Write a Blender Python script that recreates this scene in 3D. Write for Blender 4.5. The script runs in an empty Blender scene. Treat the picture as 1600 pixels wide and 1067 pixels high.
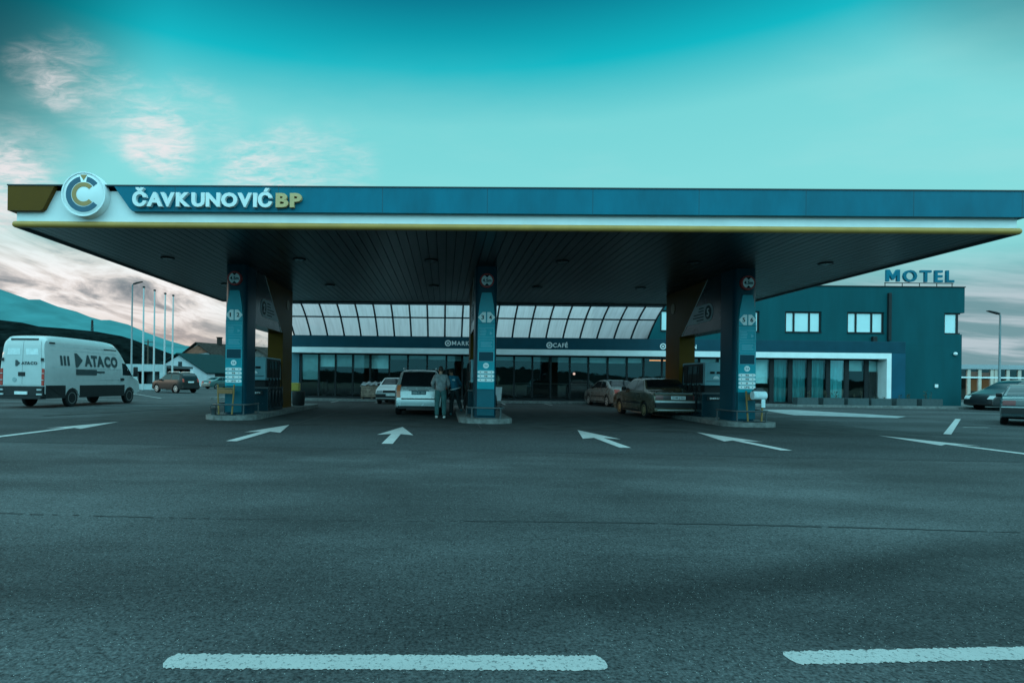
import bpy, bmesh, math, random
from mathutils import Vector, Matrix
random.seed(7)
R = math.radians
sc = bpy.context.scene
col = sc.collection

# ------------------------------------------------------------------ camera
CAM_H = 1.26
YAW, ROLL = 0.0187, 0.0122
PX, PY, F = 677.6, 595.4, 900.0            # principal point and focal length of the 1600 px wide photo
cam_d = bpy.data.cameras.new("camera")
cam_d.sensor_width = 36
cam_d.lens = F / 1600 * 36
cam_d.shift_x = (800 - PX) / 1600
cam_d.shift_y = (PY - 533.5) / 1600
cam_d.clip_end = 20000
cam = bpy.data.objects.new("camera", cam_d)
col.objects.link(cam)
c, s = math.cos(YAW), math.sin(YAW)
right = Vector((c, s, 0)); fwd = Vector((-s, c, 0)); up = Vector((0, 0, 1))
cr, sr = math.cos(ROLL), math.sin(ROLL)
r2 = right * cr + up * sr
u2 = -right * sr + up * cr
cam.matrix_world = Matrix(((r2.x, u2.x, -fwd.x, 0), (r2.y, u2.y, -fwd.y, 0), (r2.z, u2.z, -fwd.z, CAM_H), (0, 0, 0, 1)))
sc.camera = cam


def ray(px, py):
    a, b = px - PX, py - PY
    X = (a * cr + b * sr) / F
    Y = (-a * sr + b * cr) / F
    return Vector((X * c - s, X * s + c, -Y))


def G(px, py, z=0.0):
    r = ray(px, py); t = (z - CAM_H) / r.z
    return Vector((0, 0, CAM_H)) + r * t


def D(px, py, Y):
    r = ray(px, py)
    return Vector((0, 0, CAM_H)) + r * (Y / r.y)


# ------------------------------------------------------------------ colour management
vs = sc.view_settings
vs.view_transform = 'Standard'; vs.look = 'None'; vs.exposure = 0.0; vs.gamma = 1.0
vs.use_curve_mapping = False

# ------------------------------------------------------------------ sun
BK = 3.3                                  # fill light factor of the unseen sky half behind and above
SUN_EL, SUN_AZ = R(10), R(-84)             # azimuth measured from +Y towards +X: low on the left
sl = bpy.data.lights.new("sun", 'SUN')
sl.energy = 0.5; sl.angle = R(12); sl.color = (1.0, 0.72, 0.50)
so = bpy.data.objects.new("sun", sl); col.objects.link(so)
sd = Vector((math.sin(SUN_AZ) * math.cos(SUN_EL), math.cos(SUN_AZ) * math.cos(SUN_EL), math.sin(SUN_EL)))
so.rotation_euler = (-sd).to_track_quat('-Z', 'Y').to_euler()

# ------------------------------------------------------------------ world (sky)
world = bpy.data.worlds.new("World"); sc.world = world; world.use_nodes = True
wt = world.node_tree; wn = wt.nodes; wl = wt.links; wn.clear()


def N(t, **kw):
    n = wn.new(t)
    for k, v in kw.items():
        setattr(n, k, v)
    return n


def wmath(op, a, b=None, c3=None, clamp=False):
    n = wn.new('ShaderNodeMath'); n.operation = op; n.use_clamp = clamp
    for i, v in enumerate((a, b, c3)):
        if v is None: continue
        if isinstance(v, (int, float)): n.inputs[i].default_value = v
        else: wl.new(v, n.inputs[i])
    return n.outputs[0]


def wmix(f, a, b, mode='MIX'):
    n = wn.new('ShaderNodeMix'); n.data_type = 'RGBA'; n.blend_type = mode
    for sk, v in ((n.inputs[0], f), (n.inputs[6], a), (n.inputs[7], b)):
        if isinstance(v, (int, float)): sk.default_value = v
        elif isinstance(v, tuple): sk.default_value = (*v, 1)
        else: wl.new(v, sk)
    return n.outputs[2]


def wsmooth(v, a, b):
    n = wn.new('ShaderNodeMapRange'); n.interpolation_type = 'SMOOTHSTEP'
    wl.new(v, n.inputs[0]); n.inputs[1].default_value = a; n.inputs[2].default_value = b
    return n.outputs[0]


def lin(r, g, b):
    return tuple(((v / 255 + .055) / 1.055) ** 2.4 if v > 10 else v / 255 / 12.92 for v in (r, g, b))


sky = N('ShaderNodeTexSky', sky_type='NISHITA', sun_disc=False)
sky.sun_elevation = SUN_EL; sky.sun_rotation = SUN_AZ % (2 * math.pi)
sky.air_density = 1.2; sky.dust_density = 1.5
tc = N('ShaderNodeTexCoord')
sep = N('ShaderNodeSeparateXYZ'); wl.new(tc.outputs['Generated'], sep.inputs[0])
dx, dy, dz = sep.outputs
ramp = N('ShaderNodeValToRGB'); wl.new(dz, ramp.inputs[0])
stops = [(0.0, lin(150, 190, 196)), (0.09, lin(140, 206, 210)), (0.2, lin(136, 222, 222)), (0.31, lin(134, 222, 223)),
         (0.40, lin(122, 217, 219)), (0.475, lin(10, 186, 199)), (0.55, lin(0, 126, 148)), (0.66, lin(0, 140, 156)), (1.0, lin(20, 150, 165))]
el = ramp.color_ramp.elements
while len(el) < len(stops): el.new(0.5)
for e, (p, cc) in zip(el, stops): e.position = p; e.color = (*cc, 1)
base = wmix(0.06, ramp.outputs[0], wmix(1.0, sky.outputs[0], (0.06, 0.16, 0.18), 'MULTIPLY'))


def wdot(v):
    n = wn.new('ShaderNodeVectorMath'); n.operation = 'DOT_PRODUCT'
    wl.new(tc.outputs['Generated'], n.inputs[0]); n.inputs[1].default_value = v
    return n.outputs['Value']


# vignette painted into the sky: deeper teal high in the west and east
dk = wmath('MULTIPLY', wsmooth(wdot(ray(-250, -120).normalized()), 0.945, 1.0), 0.95)
base = wmix(dk, base, lin(0, 58, 74))
dk = wmath('MULTIPLY', wsmooth(wdot(ray(1900, -420).normalized()), 0.957, 1.0), 0.95)
base = wmix(dk, base, lin(0, 92, 110))


def cloud_noise(scale, sx, sy, detail=6, rough=0.6, rot=0.0, dist=0.0):
    zz = wmath('ADD', dz, 0.12)
    comb = N('ShaderNodeCombineXYZ')
    wl.new(wmath('DIVIDE', dx, zz), comb.inputs[0]); wl.new(wmath('DIVIDE', dy, zz), comb.inputs[1])
    mp = N('ShaderNodeMapping'); wl.new(comb.outputs[0], mp.inputs[0])
    mp.inputs['Rotation'].default_value = (0, 0, rot); mp.inputs['Scale'].default_value = (sx, sy, 1)
    nz = N('ShaderNodeTexNoise'); wl.new(mp.outputs[0], nz.inputs[0])
    nz.inputs['Scale'].default_value = scale; nz.inputs['Detail'].default_value = detail
    nz.inputs['Roughness'].default_value = rough; nz.inputs['Distortion'].default_value = dist
    return nz.outputs[0]


def blob(px, py, r0, r1):
    d0 = wdot(ray(px, py).normalized())
    return wsmooth(d0, math.cos(r1), math.cos(r0))


wisp = cloud_noise(3.6, 1.0, 1.6, 9, 0.62, 0.5, 1.0)
fine = cloud_noise(13.0, 1.0, 1.9, 9, 0.66, 0.6, 0.9)
wfine = wmath('ADD', wmath('MULTIPLY', wisp, 0.6), wmath('MULTIPLY', fine, 0.5))
white = lin(242, 234, 236)
blobs = None
for (px, py, r0, r1, amp) in ((90, 136, .0, .045, .74), (78, 120, .0, .06, .46), (120, 130, .0, .08, .42), (170, 160, .0, .08, .46), (212, 190, .0, .08, .52), (248, 220, .0, .075, .95), (268, 208, .0, .09, .50), (310, 180, .0, .08, .34),
                              (345, 240, .0, .09, .36), (400, 282, .0, .085, .86), (455, 266, .0, .10, .56), (530, 262, .0, .09, .40), (0, 288, .0, .085, .95), (40, 250, .0, .08, .36), (42, 105, .0, .04, .40)):
    b_ = wmath('MULTIPLY', blob(px, py, r0, r1), amp)
    blobs = b_ if blobs is None else wmath('MAXIMUM', blobs, b_)
wm = wmath('MULTIPLY', wsmooth(wmath('MULTIPLY', blobs, wmath('ADD', wmath('MULTIPLY', wfine, 3.4), -1.22)), 0.02, 1.05), 0.9, clamp=True)
base = wmix(wm, base, white)
# veil of thin cloud over the middle of the sky
veil = wmath('MULTIPLY', wsmooth(cloud_noise(1.1, 1.0, 1.8, 5, 0.55, 0.9), 0.45, 0.75), wmath('MULTIPLY', wsmooth(dz, 0.52, 0.36), 0.22))
base = wmix(veil, base, lin(176, 226, 226))
# low cloud deck on the left (sunset side), beige and grey
lowm = wmath('MULTIPLY', wsmooth(dz, 0.27, 0.13), wsmooth(wdot(Vector((-0.94, 0.34, 0)).normalized()), 0.40, 0.72))
st = cloud_noise(1.25, 2.1, 1.0, 8, 0.6, -0.25, 0.5)
deckr = N('ShaderNodeValToRGB'); wl.new(st, deckr.inputs[0])
de = deckr.color_ramp.elements
for i in range(3): de.new(.5)
for e, (p, cc) in zip(de, ((.34, lin(130, 138, 144)), (.42, lin(184, 182, 182)), (.48, lin(226, 219, 215)), (.56, lin(252, 249, 248)), (.74, lin(214, 209, 206)))):
    e.position = p; e.color = (*cc, 1)
peach = wmix(wsmooth(dz, 0.12, 0.05), deckr.outputs[0], wmix(wsmooth(st, .4, .6), lin(168, 158, 156), lin(222, 206, 196)))
base = wmix(lowm, base, peach)
# grey streaks low on the right
lowr = wmath('MULTIPLY', wsmooth(dz, 0.20, 0.10), wsmooth(wdot(Vector((0.70, 0.71, 0)).normalized()), 0.86, 0.96))
str_ = cloud_noise(0.9, 0.8, 2.4, 7, 0.6, 0.75, 0.3)
sr_c = wmix(wsmooth(str_, 0.40, 0.62), lin(112, 146, 154), lin(184, 196, 204))
base = wmix(wmath('MULTIPLY', lowr, 0.9), base, sr_c)
# unseen sky behind and overhead, brightened as added fill light for the fronts
back = wmath('MAXIMUM', wmath('MULTIPLY', wsmooth(dy, 0.15, -0.35), 1.0), wsmooth(dz, 0.58, 0.80))
bcol = wmix(cloud_noise(1.4, 1, 1, 4, .5), lin(112, 206, 222), lin(170, 226, 236))
bcol = wmix(wsmooth(dz, 0.22, 0.09), bcol, lin(62, 128, 142))
bmul = N('ShaderNodeMix'); bmul.data_type = 'RGBA'; bmul.blend_type = 'MULTIPLY'; bmul.inputs[0].default_value = 1
wl.new(bcol, bmul.inputs[6]); bmul.inputs[7].default_value = (BK, BK, BK, 1)
base = wmix(back, base, bmul.outputs[2])
# below the horizon
base = wmix(wsmooth(dz, -0.005, -0.05), base, lin(40, 62, 68))
bg = N('ShaderNodeBackground'); wl.new(base, bg.inputs[0]); bg.inputs[1].default_value = 1.0
mulS = wmix(1.0, base, (10, 10, 10), 'MULTIPLY'); wl.new(mulS, bg.inputs[0]); bg.inputs[1].default_value = 0.1
wo = N('ShaderNodeOutputWorld'); wl.new(bg.outputs[0], wo.inputs[0])

# ------------------------------------------------------------------ materials
MATS = {}


def mat(name, colr, rough=0.6, metal=0.0, var=0.15, vscale=6.0, bump=0.0, bscale=40.0, spec=0.5, stretch=None, coat=0.0):
    if name in MATS: return MATS[name]
    m = bpy.data.materials.new(name); m.use_nodes = True
    t = m.node_tree; b = t.nodes['Principled BSDF']
    b.inputs['Roughness'].default_value = rough; b.inputs['Metallic'].default_value = metal
    b.inputs['Specular IOR Level'].default_value = spec
    b.inputs['Coat Weight'].default_value = coat; b.inputs['Coat Roughness'].default_value = 0.08
    co = t.nodes.new('ShaderNodeTexCoord'); mp = t.nodes.new('ShaderNodeMapping')
    t.links.new(co.outputs['Object'], mp.inputs[0])
    if stretch: mp.inputs['Scale'].default_value = stretch
    nz = t.nodes.new('ShaderNodeTexNoise'); nz.inputs['Scale'].default_value = vscale; nz.inputs['Detail'].default_value = 5
    nz.inputs['Roughness'].default_value = 0.6
    t.links.new(mp.outputs[0], nz.inputs[0])
    rp = t.nodes.new('ShaderNodeValToRGB')
    rp.color_ramp.elements[0].position = 0.3; rp.color_ramp.elements[1].position = 0.72
    rp.color_ramp.elements[0].color = (*[v * (1 - var) for v in colr], 1)
    rp.color_ramp.elements[1].color = (*[min(1, v * (1 + var)) for v in colr], 1)
    t.links.new(nz.outputs[0], rp.inputs[0]); t.links.new(rp.outputs[0], b.inputs['Base Color'])
    mr = t.nodes.new('ShaderNodeMapRange'); t.links.new(nz.outputs[0], mr.inputs[0])
    mr.inputs[3].default_value = max(0.02, rough - 0.08); mr.inputs[4].default_value = min(1, rough + 0.08)
    t.links.new(mr.outputs[0], b.inputs['Roughness'])
    if bump:
        n2 = t.nodes.new('ShaderNodeTexNoise'); n2.inputs['Scale'].default_value = bscale; n2.inputs['Detail'].default_value = 4
        t.links.new(mp.outputs[0], n2.inputs[0])
        bp = t.nodes.new('ShaderNodeBump'); bp.inputs['Strength'].default_value = bump; bp.inputs['Distance'].default_value = 0.02
        t.links.new(n2.outputs[0], bp.inputs['Height']); t.links.new(bp.outputs[0], b.inputs['Normal'])
    MATS[name] = m
    return m


def asphalt(name, lo, hi, big=0.35):
    m = bpy.data.materials.new(name); m.use_nodes = True
    t = m.node_tree; L = t.links; b = t.nodes['Principled BSDF']
    co = t.nodes.new('ShaderNodeTexCoord')

    def nz(scale, detail, rough=.6, stretch=None, rot=0):
        n = t.nodes.new('ShaderNodeTexNoise'); n.inputs['Scale'].default_value = scale
        n.inputs['Detail'].default_value = detail; n.inputs['Roughness'].default_value = rough
        mp = t.nodes.new('ShaderNodeMapping'); L.new(co.outputs['Object'], mp.inputs[0])
        mp.inputs['Rotation'].default_value = (0, 0, rot)
        if stretch: mp.inputs['Scale'].default_value = stretch
        L.new(mp.outputs[0], n.inputs[0])
        return n.outputs[0]

    def mx(f, a, b_, mode='MIX'):
        n = t.nodes.new('ShaderNodeMix'); n.data_type = 'RGBA'; n.blend_type = mode
        for sk, v in ((n.inputs[0], f), (n.inputs[6], a), (n.inputs[7], b_)):
            if isinstance(v, (int, float)): sk.default_value = v
            elif isinstance(v, tuple): sk.default_value = (*v, 1)
            else: L.new(v, sk)
        return n.outputs[2]

    def rg(v, a, b_):
        n = t.nodes.new('ShaderNodeMapRange'); L.new(v, n.inputs[0]); n.inputs[1].default_value = a; n.inputs[2].default_value = b_
        return n.outputs[0]
    g1, g2, g3 = nz(62, 1.5, .6), nz(27, 2, .6), nz(11, 2, .6)

    def fm(a, k, b_):
        q = t.nodes.new('ShaderNodeMath'); q.operation = 'MULTIPLY_ADD'; L.new(a, q.inputs[0]); q.inputs[1].default_value = k
        if isinstance(b_, float): q.inputs[2].default_value = b_
        else: L.new(b_, q.inputs[2])
        return q.outputs[0]
    grain = fm(g1, .9, fm(g2, .55, fm(g3, .2, -.325)))
    mid = nz(9, 5); large = nz(.45, 5, .6, (.8, 1.0, 1)); sweep = nz(.35, 4, .55, (.4, 1.5, 1), R(38)); track = nz(.5, 4, .55, (.25, 1.3, 1), R(-6))
    cc = mx(rg(grain, .27, .77), tuple(v * .12 for v in lo), tuple(v * 2.0 for v in hi))
    cc = mx(.72, mx(rg(mid, .3, .7), lo, hi), cc)
    cc = mx(rg(large, .36, .66), mx(1.0, cc, (1 - big,) * 3, 'MULTIPLY'), cc)
    cc = mx(rg(sweep, .42, .64), mx(1.0, cc, (1 - big * .9,) * 3, 'MULTIPLY'), cc)
    mp = t.nodes.new('ShaderNodeMapping'); mp.vector_type = 'TEXTURE'; L.new(co.outputs['Object'], mp.inputs[0])
    mp.inputs['Location'].default_value = (2.9, 4.05, 0); mp.inputs['Rotation'].default_value = (0, 0, R(20))
    sxy = t.nodes.new('ShaderNodeSeparateXYZ'); L.new(mp.outputs[0], sxy.inputs[0])
    wob = fm(nz(.6, 3), .9, -.45)
    ay = t.nodes.new('ShaderNodeMath'); ay.operation = 'ADD'; L.new(sxy.outputs[1], ay.inputs[0]); L.new(wob, ay.inputs[1])
    ab = t.nodes.new('ShaderNodeMath'); ab.operation = 'ABSOLUTE'; L.new(ay.outputs[0], ab.inputs[0])
    ax_ = t.nodes.new('ShaderNodeMath'); ax_.operation = 'ABSOLUTE'; L.new(sxy.outputs[0], ax_.inputs[0])
    inb = t.nodes.new('ShaderNodeMath'); inb.operation = 'MULTIPLY'; L.new(rg(ab.outputs[0], .42, .06), inb.inputs[0]); L.new(rg(ax_.outputs[0], 4.2, 2.2), inb.inputs[1])
    cc = mx(inb.outputs[0], cc, mx(1.0, cc, (.52, .52, .52), 'MULTIPLY'))
    cc = mx(rg(track, .35, .62), mx(1.0, cc, (1 - big * .5,) * 3, 'MULTIPLY'), cc)
    vo = t.nodes.new('ShaderNodeTexVoronoi'); vo.inputs['Scale'].default_value = 75
    L.new(co.outputs['Object'], vo.inputs[0])
    sp = t.nodes.new('ShaderNodeMath'); sp.operation = 'LESS_THAN'; L.new(vo.outputs['Distance'], sp.inputs[0]); sp.inputs[1].default_value = 0.16
    sx = t.nodes.new('ShaderNodeSeparateXYZ'); L.new(vo.outputs['Color'], sx.inputs[0])
    pick = t.nodes.new('ShaderNodeMath'); pick.operation = 'GREATER_THAN'; L.new(sx.outputs[0], pick.inputs[0]); pick.inputs[1].default_value = .86
    both = t.nodes.new('ShaderNodeMath'); both.operation = 'MULTIPLY'; L.new(sp.outputs[0], both.inputs[0]); L.new(pick.outputs[0], both.inputs[1])
    cc = mx(both.outputs[0], cc, (.36, .36, .35))
    L.new(cc, b.inputs['Base Color']); b.inputs['Roughness'].default_value = .82; b.inputs['Specular IOR Level'].default_value = .14
    ht = t.nodes.new('ShaderNodeMath'); ht.operation = 'ADD'; L.new(grain, ht.inputs[0]); L.new(nz(45, 3), ht.inputs[1])
    bp = t.nodes.new('ShaderNodeBump'); bp.inputs['Strength'].default_value = .7; bp.inputs['Distance'].default_value = .012
    L.new(ht.outputs[0], bp.inputs['Height']); L.new(bp.outputs[0], b.inputs['Normal'])
    MATS[name] = m
    return m


def worn_paint(name, colr, under, amount=.42, scale=38):
    m = bpy.data.materials.new(name); m.use_nodes = True
    t = m.node_tree; L = t.links; b = t.nodes['Principled BSDF']
    co = t.nodes.new('ShaderNodeTexCoord')
    n = t.nodes.new('ShaderNodeTexNoise'); n.inputs['Scale'].default_value = scale; n.inputs['Detail'].default_value = 6; n.inputs['Roughness'].default_value = .75
    L.new(co.outputs['Object'], n.inputs[0])
    r = t.nodes.new('ShaderNodeMapRange'); L.new(n.outputs[0], r.inputs[0]); r.inputs[1].default_value = amount - .05; r.inputs[2].default_value = amount + .03
    n3 = t.nodes.new('ShaderNodeTexNoise'); n3.inputs['Scale'].default_value = 3.5; L.new(co.outputs['Object'], n3.inputs[0])
    c1 = t.nodes.new('ShaderNodeMix'); c1.data_type = 'RGBA'; L.new(n3.outputs[0], c1.inputs[0])
    c1.inputs[6].default_value = (*[v * .75 for v in colr], 1); c1.inputs[7].default_value = (*colr, 1)
    mx = t.nodes.new('ShaderNodeMix'); mx.data_type = 'RGBA'; L.new(r.outputs[0], mx.inputs[0])
    mx.inputs[6].default_value = (*under, 1); L.new(c1.outputs[2], mx.inputs[7])
    L.new(mx.outputs[2], b.inputs['Base Color']); b.inputs['Roughness'].default_value = .8
    bp = t.nodes.new('ShaderNodeBump'); bp.inputs['Strength'].default_value = .4; bp.inputs['Distance'].default_value = .01
    L.new(n.outputs[0], bp.inputs['Height']); L.new(bp.outputs[0], b.inputs['Normal'])
    MATS[name] = m
    return m


def emit(name, colr, stren):
    m = bpy.data.materials.new(name); m.use_nodes = True
    b = m.node_tree.nodes['Principled BSDF']
    b.inputs['Base Color'].default_value = (*colr, 1); b.inputs['Emission Color'].default_value = (*colr, 1); b.inputs['Emission Strength'].default_value = stren
    MATS[name] = m
    return m


def shop_glass(name, tint=(.86, .92, .92)):
    m = bpy.data.materials.new(name); m.use_nodes = True
    t = m.node_tree; t.nodes.remove(t.nodes['Principled BSDF'])
    out = t.nodes['Material Output']
    tr = t.nodes.new('ShaderNodeBsdfTransparent'); tr.inputs[0].default_value = (*tint, 1)
    gl = t.nodes.new('ShaderNodeBsdfGlossy'); gl.inputs['Roughness'].default_value = .015; gl.inputs[0].default_value = (.9, .95, .95, 1)
    fr = t.nodes.new('ShaderNodeFresnel'); fr.inputs[0].default_value = 1.7
    nz = t.nodes.new('ShaderNodeTexNoise'); nz.inputs['Scale'].default_value = .8
    co = t.nodes.new('ShaderNodeTexCoord'); t.links.new(co.outputs['Object'], nz.inputs[0])
    bp = t.nodes.new('ShaderNodeBump'); bp.inputs['Strength'].default_value = .05; bp.inputs['Distance'].default_value = .05
    t.links.new(nz.outputs[0], bp.inputs['Height']); t.links.new(bp.outputs[0], gl.inputs['Normal'])
    mx = t.nodes.new('ShaderNodeMixShader'); t.links.new(fr.outputs[0], mx.inputs[0])
    t.links.new(tr.outputs[0], mx.inputs[1]); t.links.new(gl.outputs[0], mx.inputs[2]); t.links.new(mx.outputs[0], out.inputs[0])
    MATS[name] = m
    return m


def milky(name):
    m = bpy.data.materials.new(name); m.use_nodes = True
    t = m.node_tree; t.nodes.remove(t.nodes['Principled BSDF']); out = t.nodes['Material Output']; L = t.links
    co = t.nodes.new('ShaderNodeTexCoord'); mp = t.nodes.new('ShaderNodeMapping'); L.new(co.outputs['Object'], mp.inputs[0])
    mp.inputs['Scale'].default_value = (7, .5, .5)
    n = t.nodes.new('ShaderNodeTexNoise'); n.inputs['Scale'].default_value = 1.2; n.inputs['Detail'].default_value = 5; L.new(mp.outputs[0], n.inputs[0])
    r = t.nodes.new('ShaderNodeValToRGB'); L.new(n.outputs[0], r.inputs[0])
    r.color_ramp.elements[0].position = .3; r.color_ramp.elements[0].color = (.40, .315, .325, 1)
    r.color_ramp.elements[1].position = .6; r.color_ramp.elements[1].color = (.49, .385, .395, 1)
    a = t.nodes.new('ShaderNodeBsdfTranslucent'); L.new(r.outputs[0], a.inputs[0])
    b = t.nodes.new('ShaderNodeBsdfTransparent'); L.new(r.outputs[0], b.inputs[0])
    mx = t.nodes.new('ShaderNodeMixShader'); mx.inputs[0].default_value = .25
    L.new(a.outputs[0], mx.inputs[1]); L.new(b.outputs[0], mx.inputs[2])
    L.new(mx.outputs[0], out.inputs[0])
    MATS[name] = m
    return m


ASPH = asphalt('asphalt', (.049, .053, .055), (.090, .094, .096), .45)
ASPH2 = asphalt('newer_asphalt', (.030, .034, .036), (.050, .054, .056), .2)
CONC = mat('apron_concrete', (.040, .042, .042), .85, 0, .4, 1.6, .25, 60, .1)
PALE = mat('pale_concrete', (.19, .205, .205), .8, 0, .35, 3, .2, 50)
PAVE = mat('paving', (.075, .08, .08), .8, 0, .2, 2.5, .3, 20, .3)
KERB = mat('kerb_concrete', (.15, .155, .15), .8, 0, .4, 5, .3, 30, .15)
ROADW = worn_paint('road_paint', (.33, .315, .305), (.06, .065, .065), .425, 48)
ROADW2 = worn_paint('arrow_paint', (.40, .385, .375), (.06, .065, .07), .40, 20)
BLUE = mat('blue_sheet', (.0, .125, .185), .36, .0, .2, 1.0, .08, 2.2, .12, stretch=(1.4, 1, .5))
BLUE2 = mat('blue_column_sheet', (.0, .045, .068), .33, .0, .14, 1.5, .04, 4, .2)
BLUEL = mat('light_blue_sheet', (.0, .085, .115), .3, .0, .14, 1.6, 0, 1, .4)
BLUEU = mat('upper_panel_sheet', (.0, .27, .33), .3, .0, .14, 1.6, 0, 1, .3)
NAVY = mat('navy_sheet', (.003, .022, .03), .25, .0, .15, 1.5, .03, 3, .35)
WHITE = mat('white_sheet', (.74, .76, .76), .42, 0, .08, 1.5)
LETW = mat('white_letter', (.70, .72, .72), .5, 0, .05, 4)
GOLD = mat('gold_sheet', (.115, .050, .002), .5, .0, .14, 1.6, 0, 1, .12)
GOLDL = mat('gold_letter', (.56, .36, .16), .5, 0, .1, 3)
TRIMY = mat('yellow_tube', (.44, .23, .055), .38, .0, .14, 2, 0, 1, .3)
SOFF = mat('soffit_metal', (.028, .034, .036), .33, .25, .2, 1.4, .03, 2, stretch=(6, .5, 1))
SOFFG = mat('soffit_gap', (.03, .03, .03), .8)
STEEL = mat('galvanised', (.05, .065, .07), .5, .2, .15, 6)
DARK = mat('dark_frame', (.014, .017, .019), .5, .0, .2, 5, 0, 1, .2)
BLACK = mat('black_rubber', (.014, .015, .016), .75, 0, .25, 12, 0, 1, .2)
PLAST = mat('black_plastic', (.016, .018, .019), .55, 0, .2, 10, 0, 1, .25)
REDS = mat('sign_red', (.45, .04, .04), .5)
MOTW = mat('teal_render', (.006, .073, .086), .85, 0, .12, .9, .25, 60, .1, stretch=(1.6, 1, .3))
MOTL = mat('blue_cladding', (.003, .065, .105), .35, .0, .2, .7, .04, 2, .2)
CURT = mat('curtain_cloth', (.08, .42, .44), .9, 0, .3, 2.2, .3, 8, stretch=(5, 1, .35))
BLIND = mat('blind_cloth', (.42, .72, .72), .9, 0, .12, 2.5)
GLASS = shop_glass('shop_glass')
WPANE = mat('window_glass', (.60, .74, .75), .08, 0, .06, 1.2, .03, 1.5)  # pale base stands in for the sky reflected by the panes
CARGL = mat('car_glass', (.010, .014, .016), .06, 0, .3, 3, 0, 1, .6)
MILK = milky('polycarbonate')
TRUNK = mat('bark', (.06, .045, .035), .9, 0, .3, 12, .5, 30)


# ------------------------------------------------------------------ mesh building
WM = {}                                     # world matrix of every empty


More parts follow.
